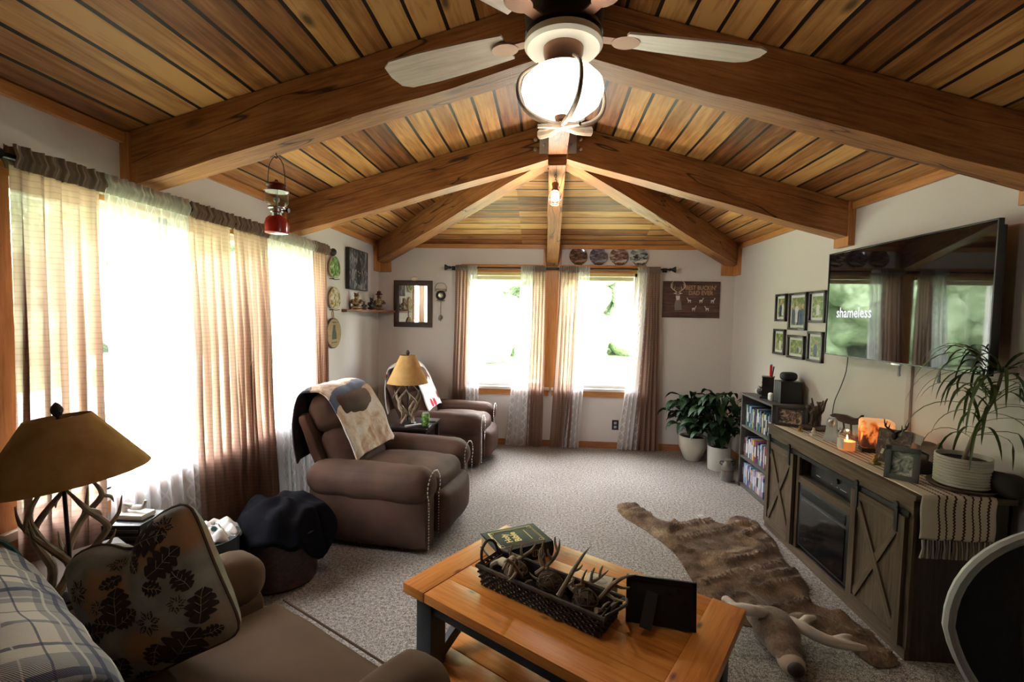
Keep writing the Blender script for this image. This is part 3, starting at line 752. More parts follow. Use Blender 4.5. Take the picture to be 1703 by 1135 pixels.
def m_throw1():
    t = NT('wolf_throw_print'); uv = t.uv()
    a = t.noise(t.mapping(uv, (1, 1, 1), (3.1, .2, 0)), 3.4, 5, .6, 1.2).outputs[0]; b = t.noise(uv, 16, 4, .7, .6).outputs[0]
    s = t.n('ShaderNodeSeparateXYZ', {0: uv})
    col = t.ramp(t.math('ADD', t.math('MULTIPLY', a, .65), t.math('MULTIPLY', b, .35)), [(.36, (.26, .14, .09)), (.44, (.45, .30, .20)), (.52, (.60, .50, .42)), (.60, (.68, .64, .60)), (.7, (.5, .5, .54))])
    v = s.outputs[1]; u = s.outputs[0]
    d = t.math('ADD', v, t.math('MULTIPLY', t.noise(uv, 5, 3).outputs[0], .18))
    d = t.math('ADD', d, t.math('MULTIPLY', u, .25))
    band = t.math('MULTIPLY', t.math('GREATER_THAN', d, .56), t.math('LESS_THAN', d, .68))
    col = t.mixc(band, col, (.055, .08, .15, 1))
    col = t.mixc(t.math('GREATER_THAN', d, .86), col, (.03, .022, .03, 1))
    return t.fin(t.bsdf(col=col, rough=.9, sheen=.3, nor=t.bump(b, .3, .01)))
pr = [(-.635, .56), (-.69, .68), (-.735, .80), (-.81, .935), (-.88, 1.02), (-.98, 1.045), (-1.08, 1.01), (-1.11, .92), (-1.12, .78), (-1.11, .64), (-1.09, .52)]
M1 = T(*R1[0]) @ RZ(R1[1])
th1 = thing('throw_blanket', 'tan, white and navy printed throw draped over the front recliner back', 'blanket', M=M1)
drape('x', [(x+.03, z) for x, z in pr], .30, -.285, m_throw1(), .014, 1.3, skew=-.06).build('cloth', m_throw1(), th1, ang=0)
def m_throw2():
    t = NT('rose_throw_print'); uv = t.uv()
    v = t.n('ShaderNodeTexVoronoi', {'Vector': t.mapping(uv, (1, 1, 1), (.3, .1, 0)), 'Scale': 5.5})
    n = t.noise(uv, 14, 3).outputs[0]
    dd = t.math('ADD', v.outputs[0], t.math('MULTIPLY', n, .25))
    red = t.math('LESS_THAN', dd, .36); gr = t.math('MULTIPLY', t.math('LESS_THAN', dd, .45), t.math('GREATER_THAN', n, .55))
    col = t.mixc(gr, (.82, .80, .80, 1), (.12, .26, .10, 1)); col = t.mixc(red, col, (.42, .01, .04, 1))
    return t.fin(t.bsdf(col=col, rough=.9))
M2 = T(*R2[0]) @ RZ(R2[1])
th2 = thing('throw_blanket', 'white throw with red roses draped over the far recliner back', 'blanket', M=M2)
drape('x', [(x+.03, z) for x, z in pr], .26, -.20, m_throw2(), .012, 7.3, skew=-.05).build('cloth', m_throw2(), th2, ang=0)

# tan loveseat at the lower left
sofa_rz = math.atan2(.5, -.0) # placeholder, replaced below
sofa_rz = math.atan2(.86, .5)
SC = V((-.715, 1.565, 0)); 
sf = thing('armchair', 'tan suede armchair with a blue plaid blanket and a floral pillow', 'armchair', SC, sofa_rz)
def sofa():
    sw = .75; ar = .20; hw = sw/2
    MB().puff((-.45, 0, .20), (.82, sw+.06, .30), .03, n=6).build('base', M_TAN, sf)
    for lx in (-.1, -.78):
        for ly in (-.46, .46): MB().lathe([(.02, 0), (.028, .06)], 12, T(lx, ly, 0)).build('leg', M_DARKWOOD, sf)
    c = MB(); c.puff((-.33, 0, .375), (.66, sw-.01, .17), .055, (.01, 0, .03), wr=.004, n=14, seed=11)
    c.tube([(.0, y, .452) for y in (-.33, 0, .33)], .004, 6); c.build('seat_cushion', M_TAN, sf)
    for sg in (-1, 1):
        y = sg*(hw+ar/2)
        a = MB(); a.puff((-.43, y-sg*.01, .27), (.80, ar-.05, .44), .04, n=8, wr=.003, seed=sg)
        a.puff((-.42, y+sg*.012, .53), (.83, ar+.02, .20), .095, (0, 0, .008), n=14, wr=.005, seed=4*sg); a.build('armrest', M_TAN, sf)
    Mb = T(-.74, 0, .42) @ RY(math.radians(-8))
    MB().puff((-.05, 0, .25), (.22, sw+.02, .56), .10, (.03, 0, .02), Mb, n=14, wr=.006, seed=9).build('backrest', M_TAN, sf)
sofa()
def m_plaid():
    t = NT('blue_plaid_weave'); uv = t.uv(); s = t.n('ShaderNodeSeparateXYZ', {0: uv})
    def bands(x, per, off):
        f = t.math('FRACT', t.math('ADD', t.math('DIVIDE', x, per), off))
        return f
    u, v = s.outputs[0], s.outputs[1]
    col = (.82, .80, .76, 1)
    for x, n1 in ((u, .34), (v, .38)):
        f = bands(x, n1, .13)
        wide = t.math('MULTIPLY', t.math('GREATER_THAN', f, .18), t.math('LESS_THAN', f, .48))
        col = t.mixc(t.math('MULTIPLY', wide, .55), col, (.13, .16, .25, 1))
        for a, b, c in ((.06, .09, (.07, .09, .17, 1)), (.30, .345, (.05, .06, .14, 1)), (.41, .43, (.8, .8, .78, 1)), (.60, .612, (.07, .09, .17, 1)), (.72, .728, (.8, .8, .8, 1)), (.80, .84, (.22, .26, .36, 1))):
            ln = t.math('MULTIPLY', t.math('GREATER_THAN', f, a), t.math('LESS_THAN', f, b))
            col = t.mixc(t.math('MULTIPLY', ln, .8), col, c)
    w = t.math('MULTIPLY', t.math('SINE', t.math('MULTIPLY', t.math('ADD', u, v), 1500)), .5)
    nz = t.noise(uv, 60, 2).outputs[0]
    return t.fin(t.bsdf(col=col, rough=.95, nor=t.bump(t.math('ADD', w, nz), .35, .004)))
Ms = T(*SC) @ RZ(sofa_rz)
pl = thing('plaid_blanket', 'white and blue plaid blanket draped over the tan armchair back', 'blanket', M=Ms)
spr = [(-.645, .50), (-.65, .64), (-.675, .80), (-.71, .92), (-.79, .985), (-.90, .985), (-.985, .90), (-.985, .74), (-.96, .55)]
d = drape('x', spr, .40, -.36, None, .012, 4.4, th=.014)
d.build('cloth', m_plaid(), pl, ang=0)
hem = MB(); P = smoothpts([(x, 0, z) for x, z in spr], 2)
hem.tube([(p.x*1.008-.0, .405, p.z+.008) for p in P], .006, 6); hem.build('green_hem', pm('green_binding', (.03, .10, .08), .8), pl)
# floral pillow
def m_floral():
    t = NT('floral_tapestry'); uv = t.uv()
    base = t.noise(uv, 5, 3).outputs[0]
    col = t.ramp(base, [(.4, (.19, .185, .16)), (.6, (.27, .255, .22))])
    v1 = t.n('ShaderNodeTexVoronoi', {'Vector': t.mapping(uv, (1, 1, 1), (.37, .12, 0)), 'Scale': 2.6})
    oz = t.math('ADD', v1.outputs[0], t.math('MULTIPLY', t.noise(uv, 9, 3).outputs[0], .3))
    f = t.n('ShaderNodeMapRange', {0: oz, 1: .40, 2: .68, 3: .85, 4: 0.0}).outputs[0]
    col = t.mixc(f, col, (.34, .16, .06, 1))
    v2 = t.n('ShaderNodeTexVoronoi', {'Vector': t.mapping(uv, (1.1, 1, 1), (.75, .55, 0)), 'Scale': 3.0})
    lob = t.n('ShaderNodeTexVoronoi', {'Vector': uv, 'Scale': 13}).outputs[0]
    le = t.math('ADD', v2.outputs[0], t.math('MULTIPLY', lob, .42))
    dk = t.math('LESS_THAN', le, .36)
    col = t.mixc(t.math('MULTIPLY', dk, .5), col, (.36, .33, .18, 1))
    w = t.noise(uv, 220, 1).outputs[0]
    return t.fin(t.bsdf(col=col, rough=.85, nor=t.bump(w, .3, .003)))
def pillow():
    U = V((.43, .03, .22)).normalized(); Vv = V((.16, -.04, -.38)).normalized()
    Vv = (Vv-U*Vv.dot(U)).normalized(); N = U.cross(Vv)
    if N.y > 0: N = -N
    c = V((-1.185, 1.335, .70))
    Mp = Matrix((U, Vv, N)).transposed().to_4x4(); Mp.translation = c
    t = thing('throw_pillow', 'floral tapestry throw pillow leaning on the plaid blanket', 'pillow', M=Mp)
    S = .225
    def f(sg):
        def g(u, v):
            x, y = 2*u-1, 2*v-1
            rr0 = 1-.10*(abs(x)*abs(y))**6; p = S*rr0*(1-.05*(1-abs(y)**2)*abs(x)**3); q = S*rr0*(1-.05*(1-abs(x)**2)*abs(y)**3)
            th = .105*((1-x**2)*(1-y**2))**.42
            # karate-chop dent in the top edge
            dent = math.exp(-(x/.22)**2)*max(0, -y*.6+.35)
            yy = y*q+(.06*math.exp(-(x/.28)**2) if y < 0 else 0)*(-y)**2
            return (x*p, yy, sg*(th*(1-.55*dent)+.002+.004*noise.noise(V((x*3, y*3, sg)))))
        return g
    m = MB(); m.sheet(f(1), 30, 30, uvf=lambda u, v: (u, v)); m.sheet(f(-1), 30, 30, uvf=lambda u, v: (u+2, v))
    m.build('cover', m_floral(), t, ang=0)
    lv = MB(); vn = MB(); g1 = f(1); rl = random.Random(6)
    def surf(u, v, o=.0018):
        q = V(g1(min(.985, max(.015, u)), min(.985, max(.015, v)))); return q+V((0, 0, o))
    def motif(u0, v0, ang, L, lobes=5, wd=.42):
        ca, sa = math.cos(ang), math.sin(ang); n = lobes*8; pts_ = []
        for sgn in (1, -1):
            for i in range(n+1):
                s_ = i/n if sgn > 0 else 1-i/n
                w_ = L*wd*math.sin(PI*min(1, s_*.93+.07))**.8*(.62+.38*abs(math.sin(s_*lobes*PI)))
                pts_.append((s_*L, sgn*w_))
        k_ = len(pts_); rings = 4; vs_ = []
        for r_i in range(rings+1):
            f_ = r_i/rings
            for a_, b_ in pts_: x_, y_ = L*.5+(a_-L*.5)*f_ if r_i < rings else a_, b_*f_; vs_.append(surf(u0+x_*ca-y_*sa, v0+x_*sa+y_*ca))
        fs_ = [(r_i*k_+i, r_i*k_+(i+1) % k_, (r_i+1)*k_+(i+1) % k_, (r_i+1)*k_+i) for r_i in range(rings) for i in range(k_)]
        lv.add(vs_, fs_)
        P_ = [surf(u0+ca*L*s_-sa*.006*math.sin(s_*6), v0+sa*L*s_+ca*.006*math.sin(s_*6), .0026) for s_ in [i/8 for i in range(9)]]
        vn.tube(P_, .0009, 4)
        for s_ in (.3, .5, .7):
            for sg2 in (-1, 1): vn.tube([surf(u0+ca*L*s_, v0+sa*L*s_, .0026), surf(u0+ca*L*(s_+.12)-sg2*sa*L*.16, v0+sa*L*(s_+.12)+sg2*ca*L*.16, .0026)], .0008, 4)
    def star(u0, v0, R_):
        for k_ in range(7): a_ = k_*2*PI/7+u0*9; motif(u0+math.cos(a_)*R_*.28, v0+math.sin(a_)*R_*.28, a_, R_*.8, 1, .30)
    for (u0, v0, a_, L_) in ((.40, .56, -1.35, .24), (.40, .56, -2.5, .15), (.40, .56, -.25, .15), (.62, .10, .25, .26), (.60, .17, 1.3, .14), (.70, .36, -.35, .24), (.66, .40, .7, .13), (.12, .52, .2, .20), (.14, .60, 1.4, .15), (.55, .95, -.45, .34), (.60, .78, 2.4, .18), (.86, .78, -1.1, .22), (.84, .86, .2, .12), (.20, .88, -.6, .20), (.30, .95, .3, .16), (.48, .26, 2.9, .12), (.90, .55, -1.9, .16)): motif(u0, v0, a_, L_)
    for (u0, v0, R_) in ((.20, .26, .085), (.84, .11, .075), (.60, .63, .08), (.47, .14, .06), (.33, .40, .05), (.80, .60, .055)): star(u0, v0, R_)
    lo = lv.build('embroidered_leaves', pm('dark_brown_embroidery', (.032, .018, .014), .9), t, ang=0); vn.build('pale_stitching', pm('pale_gold_stitching', (.32, .26, .17), .8), t, ang=0)
    tag(lo, kind='stuff'); tag(t.children[-1], kind='stuff')
    e = MB(); g = f(1); P = []
    for k in range(4):
        for i in range(14):
            a = i/14; u, v = [(a, 0), (1, a), (1-a, 1), (0, 1-a)][k]; q = g(u, v); P.append((q[0], q[1], 0))
    e.tube(P, .0055, 6, closed=True); e.build('piping', pm('brown_piping', (.09, .05, .03), .8), t)
pillow()

# ------------------------------------------------------------------ antler lamps, end tables
def end_table(name, label, c, w, d, h, mat, rz=0, legs=True):
    t = thing(name, label, 'side table', (c[0], c[1], 0), rz)
    MB().box((0, 0, h-.012), (w, d, .024), bev=.004).build('tabletop', mat, t)
    for sx in (-1, 1):
        for sy in (-1, 1): MB().box((sx*(w/2-.03), sy*(d/2-.03), (h-.024)/2), (.035, .035, h-.024)).build('leg', mat, t)
    a = MB(); a.box((0, 0, h-.05), (w-.07, d-.07, .05)); a.build('apron', mat, t)
    MB().box((0, 0, .17), (w-.05, d-.05, .018)).build('lower_shelf', mat, t)
    return t
M_ESP = pm('espresso_laminate', (.022, .016, .014), .32)
end_table('end_table', 'dark square end table between the two recliners', (-1.19, 4.25), .38, .44, .575, M_ESP, -.06)
end_table('end_table', 'dark end table under the large lamp beside the left window', (-1.665, 1.565), .34, .46, .62, pm('grey_brown_laminate', (.10, .085, .08), .35), math.atan2(.86, .5))
def m_shade():
    t = NT('parchment_shade'); o = t.obj()
    n1 = t.noise(o, 9, 4, .6).outputs[0]; n2 = t.noise(o, 70, 3).outputs[0]
    col = t.ramp(n1, [(.35, (.38, .215, .075)), (.65, (.52, .32, .14))])
    d = t.n('ShaderNodeBsdfDiffuse', {0: col, 'Normal': t.bump(n2, .2, .003)}).outputs[0]; tl = t.n('ShaderNodeBsdfTranslucent', {0: col}).outputs[0]
    return t.fin(t.n('ShaderNodeMixShader', {0: .18, 1: d, 2: tl}).outputs[0])
M_SHADE = m_shade()
def antler_lamp(label, loc, rz, r0, r1, zb, zt, tilt, seed, hook):
    t = thing('antler_lamp', label, 'table lamp', loc, rz, None)
    sh = MB(); Ms_ = T(0, 0, zb) @ RY(tilt)
    sh.lathe([(r0, 0), (r1, zt-zb), (r1-.003, zt-zb), (r0-.003, 0), (r0, 0)], 48, Ms_, cap=False)
    so = sh.build('lamp_shade', M_SHADE, t, ang=30)
    sp = MB(); sp.tube([Ms_ @ V((-r1, 0, zt-zb-.012)), Ms_ @ V((r1, 0, zt-zb-.012))], .0016, 5); sp.tube([Ms_ @ V((0, -r1, zt-zb-.012)), Ms_ @ V((0, r1, zt-zb-.012))], .0016, 5); sp.build('shade_spider', M_BLACKM, so)
    f = MB(); f.lathe([(.004, -.02), (.006, 0), (.011, .006), (.016, .016), (.017, .026), (.012, .038), (.005, .046), (.0001, .05)], 14, Ms_ @ T(0, 0, zt-zb)); f.build('pinecone_finial', pm('dark_pinecone', (.03, .018, .015), .6, bump=1, bscale=160), t)
    MB().tube([(0, 0, .02), Ms_ @ V((0, 0, zt-zb-.01))], .006, 8).build('pole', M_BLACKM, t)
    MB().lathe([(.075, 0), (.078, .008), (.06, .018), (.015, .026), (.0001, .026)], 28).build('foot', M_BLACKM, t)
    H = zb
    for k in range(4):
        r = random.Random(seed+k); a = k*PI/2+r.uniform(-.2, .2)
        m = MB(); c, s = math.cos(a), math.sin(a)
        P = [(.07*c, .07*s, .014), (.035*c-.03*s, .035*s+.03*c, .10*H/.36), (.10*c-.02*s, .10*s+.02*c, .19*H/.36), (.085*c+.05*s, .085*s-.05*c, .27*H/.36), (.02*c+.05*s, .02*s-.05*c, .34*H/.36)]
        m.tube(P, [.015, .012, .011, .009, .003], 8, smooth=2)
        for j, (dx, dz) in ((1, (.09, .07)), (2, (.05, .10)), (3, (.05, -.04))):
            p = V(P[j]); a2 = a+r.uniform(-1, 1.2)
            m.tube([p, p+V((math.cos(a2)*dx*.6, math.sin(a2)*dx*.6, dz*.4)), p+V((math.cos(a2)*dx*.8, math.sin(a2)*dx*.8, dz))], [.009, .006, .0015], 7, smooth=1)
        m.build('antler', M_ANTLER, t)
    return t
antler_lamp('large antler table lamp with tan cone shade in the left foreground', (-1.57, 1.44, .62), .2, .222, .085, .40, .60, math.radians(-7), 5, 1)
antler_lamp('antler table lamp with tan cone shade between the two recliners', (-1.235, 4.19, .575), 1.0, .183, .068, .375, .625, 0, 9, 1)
can = thing('drink_can', 'green drink can on the dark table between the recliners', 'can', (-1.045, 4.10, .576))
MB().lathe([(.026, 0), (.032, .006), (.033, .012), (.033, .105), (.027, .118)], 28).build('can_body', m_picture('green_can_print', [(.42, (.03, .12, .02)), (.52, (.12, .32, .05)), (.6, (.45, .5, .3))], 30), can)
MB().lathe([(.0275, .117), (.0285, .121), (.025, .120), (.0001, .118)], 28).build('can_lid', M_SILVER, can)
tag(MB().box((-1.05, 4.10, .5785), (.10, .10, .004), bev=.001).build('coaster', M_BLACK), 'flat black coaster under the green can', 'coaster').data
def lift(o, dz): o.location.z += dz
lift(can, .005)
tag(MB().box((0, 0, 0), (.15, .045, .018), M=T(-1.15, 4.085, .586) @ RZ(.7), bev=.005).build('remote_control', pm('grey_remote', (.35, .35, .37), .4)), 'grey remote control lying beside the lamp on the dark table', 'remote control')
tag(MB().box((0, 0, 0), (.14, .07, .009), M=T(-1.065, 4.30, .581) @ RZ(.1), bev=.003).build('phone', M_BLACK), 'black phone lying behind the green can', 'phone')
# slatted tower with white ornament
tw = thing('slatted_tower', 'black ribbed tower standing beyond the end table near the left window', 'storage tower', (-1.815, 1.955, 0), .1)
b = MB(); b.box((0, 0, .323), (.165, .17, .646), bev=.006); b.build('body', M_BLACK, tw)
b = MB()
for i in range(20): b.box((0, -.087, .05+i*.03), (.15, .006, .012))
tag(b.build('ribs', pm('charcoal_ribs', (.05, .05, .052), .4), tw), kind='stuff')
orn = MB(); orn.box((0, 0, .012), (.13, .08, .024), M=T(-1.815, 1.955, .647), bev=.008)
orn.tube([(-.05, 0, .02), (-.045, 0, .05), (-.02, .01, .035), (.01, 0, .04), (.04, 0, .045), (.05, 0, .075)], [.012, .014, .012, .013, .012, .005], 8, M=T(-1.815, 1.955, .651), smooth=1)
tag(orn.build('ornament', pm('white_ceramic', (.75, .73, .70), .4)), 'small white reclining ornament on top of the black ribbed tower', 'ornament')
# hamper with clothes
hp = thing('laundry_basket', 'dark laundry basket behind the tan armchair by the curtains', 'basket', (-1.55, 2.62, 0), .2)
MB().lathe([(.17, 0), (.19, .02), (.20, .30), (.21, .315), (.20, .32), (.185, .30), (.18, .03), (.0001, .03)], 28, sx=1.15).build('bin', m_picture('dark_woven_bin', [(.4, (.02, .016, .02)), (.6, (.07, .03, .02))], 30), hp)
def cloth_heap(name, label, c, rx, ry, h, mat, seed, droop=.0, cat='clothing'):
    def f(u, v):
        a = 2*PI*u; r = v
        k = 1+.28*noise.noise(V((math.cos(a)*1.4, math.sin(a)*1.4, seed)))
        z = h*(1-r**2.2)+.04*noise.noise(V((math.cos(a)*r*3, math.sin(a)*r*3, seed+4)))-droop*max(0, r-.75)*4*(.6+.4*math.sin(a*3+seed))
        z += .02*math.sin(a*6+seed*2+r*7)*r
        return (c[0]+rx*k*r*math.cos(a), c[1]+ry*k*r*math.sin(a), c[2]+z)
    m = MB(); m.sheet(f, 60, 16, th=-.012); o = m.build(name, mat, ang=0); return tag(o, label, cat)
cloth_heap('jacket', 'black jacket heaped over the laundry basket', (-1.52, 2.64, .37), .27, .27, .12, pm('black_fleece', (.008, .008, .011), 1.0, bump=.6, bscale=30, spec=.05), 2.2, .20)
cloth_heap('folded_towel', 'white towel with dark green edge beside the black jacket', (-1.73, 2.32, .42), .15, .13, .03, m_picture('striped_towel', [(.42, (.015, .04, .035)), (.46, (.6, .56, .54)), (.7, (.7, .66, .64))], 5, 2), 6.1, .05, 'towel')
tag(MB().lathe([(.13, 0), (.14, .38), (.145, .40), (.0001, .40)], 24, T(-1.73, 2.30, 0)).build('hamper', pm('dark_green_hamper', (.03, .04, .04), .8)), 'dark round hamper under the white towel', 'basket')

# ------------------------------------------------------------------ coffee table and what is on it
TA, TB, TC = V((-.555, 1.872)), V((-.205, 2.475)), V((.777, 1.838))
TD = TA+(TC-TB); TM = (TA+TC)/2; trz = math.atan2((TC-TB).y, (TC-TB).x); TL = (TC-TB).length; TW = (TB-TA).length; TH = .46
MT = T(TM.x, TM.y, 0) @ RZ(trz)       # local x along the long side, y towards the windows
ct = thing('coffee_table', 'pine topped coffee table with dark base in the foreground', 'coffee table', M=MT)
pw = (TW-.0)/5; tp = MB()
for i in range(5): tp.box((0, -TW/2+pw*(i+.5), TH-.019), (TL-.25, pw-.0012, .038), bev=.002)
tp.build('top_planks', M_PINE, ct)
for sg in (-1, 1):
    MB().box((sg*(TL/2-.0625), 0, TH-.018), (.123, TW+.004, .042), ax=1, bev=.004).build('breadboard_end', M_PINE, ct)
for sx in (-1, 1):
    for sy in (-1, 1): MB().box((sx*(TL/2-.09), sy*(TW/2-.075), (TH-.038)/2), (.085, .085, TH-.04), bev=.003).build('leg', M_BASE, ct)
for sg in (-1, 1):
    MB().box((0, sg*(TW/2-.06), TH-.075), (TL-.26, .03, .07)).build('apron', M_BASE, ct)
    a = MB(); a.box((sg*(TL/2-.09), 0, TH-.075), (.03, TW-.23, .07)); a.build('apron', M_BASE, ct)
    for s2 in (-1, 1):
        m = MB(); L = math.hypot(TW-.23, .27); m.box((0, 0, 0), (.028, L, .05), M=T(sg*(TL/2-.09), 0, .245) @ RX(s2*math.atan2(.25, TW-.23))); m.build('cross_brace', M_BASE, ct)
sp = MB()
for i in range(4): sp.box((0, -TW/2+.12+i*.155, .10), (TL-.12, .15, .022), bev=.002)
sp.build('lower_shelf', M_PINE, ct)
def onT(x, y): return MT @ V((x, y, 0))
# bible: long edge L-T
bL, bT, bR, bB = V((-.317, 2.222)), V((-.064, 2.365)), V((.078, 2.12)), V((-.175, 1.977))
bc = (bL+bR)/2; brz = math.atan2((bB-bR).y, (bB-bR).x)
bw, bh = .205, .285
MBk = T(-.108, 2.185, TH+.003) @ RZ(math.atan2(-.49, -.87)+PI/2-PI)   # local y = up of the cover text
updir = V((-.87, -.49, 0)); rt_ = V((-.49, .87, 0))
MBk = Matrix((rt_, updir, V((0, 0, 1)))).transposed().to_4x4(); MBk.translation = V((-.118, 2.185, TH+.003))
bk = thing('book', 'thick black holy book with gold lettering on the coffee table', 'book', M=MBk)
M_LEATHER = pm('black_leather', (.012, .014, .022), .55, bump=.4, bscale=200, spec=.25)
M_GOLD = pm('gold_foil', (.62, .47, .22), .35, .8)
BT = .068
m = MB(); m.box((.0, 0, .003), (bw, bh, .005), bev=.002); m.box((0, 0, BT), (bw, bh, .005), bev=.002)
m.sheet(lambda u, v: (-bw/2+.004-.010*math.sin(u*PI), -bh/2+bh*v, .002+(BT)*u), 10, 2, th=.004); m.build('cover', M_LEATHER, bk)
MB().box((.002, 0, BT/2+.001), (bw-.012, bh-.012, BT-.008)).build('pages', pm('gilt_pages', (.50, .40, .24), .45, .3, bump=.3, bscale=300), bk)
def rect_line(mb, x0, y0, x1, y1, z, w):
    for a, b in (((x0, y0), (x1, y0)), ((x1, y0), (x1, y1)), ((x1, y1), (x0, y1)), ((x0, y1), (x0, y0))):
        mb.tube([(a[0], a[1], z), (b[0], b[1], z)], w, 5)
m = MB(); z = BT+.003
rect_line(m, -.075, -.112, .082, .112, z, .0012); rect_line(m, -.068, -.105, .075, .105, z, .0006)
for sx, cx in ((-1, -.075), (1, .082)):
    for sy in (-1, 1):
        m.tube([(cx+(-sx)*.012+.011*math.cos(a), sy*.100+.011*math.sin(a), z) for a in [2*PI*k/14 for k in range(14)]], .0009, 5, closed=True)
m.build('gold_border', M_GOLD, bk)
text('Holy', 'title_text', .044, M_GOLD, bk, T(.003, .048, z), .0005, bold=.0006); text('Bible', 'title_text', .048, M_GOLD, bk, T(.003, .004, z), .0005, bold=.0006)
m = MB()
for i in range(11): m.box((.003-.045+i*.009, -.062, z), (.006, .005, .0008))
tag(m.build('small_title_line', M_GOLD, bk), kind='stuff')
m = MB(); m.lathe([(.016, 0), (.014, .002), (.0001, .003)], 20, T(-bw/2-.0065, .03, BT*.5) @ RY(-PI/2) @ Matrix.Diagonal((1, 1.0, 1, 1)))
m.build('spine_emblem', pm('dark_red_foil', (.25, .03, .03), .4), bk)
m = MB()
m.tube([V((-bw/2-.007, -.045, BT*.5))+V((0, .018*math.cos(a), .016*math.sin(a))) for a in [2*PI*k/18 for k in range(18)]], .0009, 5, closed=True)
for i in range(3): m.tube([(-bw/2-.007, -.055+i*.010, BT*.3), (-bw/2-.007, -.055+i*.010, BT*.7)], .0009, 5)
m.build('spine_ornament', M_GOLD, bk)
# basket of antlers
bk0, bk1 = V((-.225, 1.895)), V((.235, 1.605))
bd = (bk1-bk0); brot = math.atan2(bd.y, bd.x); BLn = .56; BWd = .17
bcen = V((.022, 1.815))
MBs = T(bcen.x, bcen.y, TH+.002) @ RZ(brot-.0)
bs = thing('wicker_basket', 'long dark wicker basket of antlers and twig balls on the coffee table', 'basket', M=MBs)
M_WICK = pm('dark_wicker', (.035, .018, .013), .6, bump=.6, bscale=90, var=.5)
m = MB()
hb = .075
for lv in range(8):
    z = .006+lv*hb/7.5; k = 1+.10*lv/8
    L2, W2 = BLn/2*.94*k, BWd/2*.86*k; P = []
    per = [(-L2, -W2), (L2, -W2), (L2, W2), (-L2, W2)]
    for a in range(4):
        p, q = V(per[a]), V(per[(a+1) % 4]); nseg = 36 if a % 2 == 0 else 12
        for i in range(nseg):
            c = p.lerp(q, i/nseg); nrm = V((0, -1)) if a == 0 else V((1, 0)) if a == 1 else V((0, 1)) if a == 2 else V((-1, 0))
            o_ = .0035*math.sin((i+lv*1)*PI); c += nrm*(.004*(1 if (i+lv) % 2 else -1)); P.append((c.x, c.y, z))
    m.tube(P, .0048, 5, closed=True)
m.box((0, 0, .004), (BLn*.93, BWd*.85, .006))
for s_ in (-1, 1): m.box((0, s_*BWd*.43, hb*.5), (BLn*.96, .004, hb)); m.box((s_*BLn*.475, 0, hb*.5), (.004, BWd*.86, hb))
m.tube([(x, y, hb+.004) for x, y in ((-BLn/2*1.03, -BWd/2*.95), (BLn/2*1.03, -BWd/2*.95), (BLn/2*1.03, BWd/2*.95), (-BLn/2*1.03, BWd/2*.95))], .0085, 8, closed=True)
m.build('woven_body', M_WICK, bs)
for sg in (-1, 1):
    P = [(sg*BLn/2*1.0, -.055, hb), (sg*(BLn/2+.012), -.045, hb+.05), (sg*(BLn/2+.016), 0, hb+.078), (sg*(BLn/2+.012), .045, hb+.05), (sg*BLn/2, .055, hb)]
    if sg > 0: P = [(sg*BLn/2*1.0, -.055, hb), (sg*(BLn/2+.03), -.045, hb+.025), (sg*(BLn/2+.05), 0, hb+.035), (sg*(BLn/2+.03), .045, hb+.025), (sg*BLn/2, .055, hb)]
    MB().tube(P, .006, 8, smooth=2).build('handle', M_WICK, bs)
for i, (x, y, r) in enumerate(((-.145, .0, .047), (.01, .01, .050), (.175, -.005, .046))):
    m = MB(); rr_ = random.Random(i)
    m.sph((0, 0, 0), r*.8, 8)
    for k in range(30):
        q = Quaternion((rr_.uniform(-1, 1), rr_.uniform(-1, 1), rr_.uniform(-1, 1)), rr_.uniform(0, 6)).to_matrix().to_4x4() if 0 else Matrix.Rotation(rr_.uniform(0, PI), 4, V((rr_.uniform(-1, 1), rr_.uniform(-1, 1), rr_.uniform(-1, 1))).normalized())
        off = rr_.uniform(-.5, .5)*r; rr2 = math.sqrt(r*r-off*off)
        m.tube([q @ V((rr2*math.cos(a)*(1+.04*math.sin(3*a+k)), rr2*math.sin(a), off+.004*math.sin(a*2+k))) for a in [2*PI*j/18 for j in range(18)]], .0021, 4, closed=True)
    o = m.build('twig_ball', pm('brown_twigs', (.11, .065, .04), .8), None, MBs @ T(x, y, .062))
    tag(o, 'round brown twig ball in the wicker basket, %s one' % ('left', 'middle', 'right')[i], 'decoration', 'twig balls in the basket')
alist = [(-.225, .02, .06, .3, .5, .17, 2, 'upright beside the loop handle'), (-.10, -.03, .075, 1.9, -1.25, .20, 3, 'curving over the left twig ball'), (-.065, .03, .07, .2, .15, .17, 3, 'with tall pale tines standing left of centre'), (-.02, .045, .07, 2.5, -.3, .14, 2, 'short and forked behind the middle twig ball'),
         (.085, -.045, .07, -1.8, -1.15, .20, 2, 'lying along the front rim at the centre'), (.11, .035, .075, 1.0, 1.0, .15, 3, 'arched between the middle and right twig balls'), (.22, .03, .075, 3.4, -1.15, .17, 2, 'leaning over the right end near the coasters'), (.235, -.04, .07, .9, 1.2, .12, 2, 'small, at the front right corner'),
         (-.16, -.045, .065, .1, 1.35, .15, 2, 'lying flat along the front rim at the left'), (.04, .05, .07, 3.0, 1.35, .15, 2, 'lying flat along the back rim at the centre'), (.13, .0, .085, 2.2, 1.3, .14, 2, 'resting over the right twig ball'), (-.20, .035, .07, 5.5, .55, .10, 1, 'short pale spike at the back left corner')]
for i, (x, y, z, az, tl, L, tn, lb) in enumerate(alist):
    m = MB(); antler_mb(m, L, tn, .4, .0085, seed=i)
    o = m.build('shed_antler', M_ANTLER, None, MBs @ T(x, y, z) @ RZ(az) @ RY(tl))
    tag(o, 'shed antler in the basket, '+lb, 'antler', 'antlers in the wicker basket')
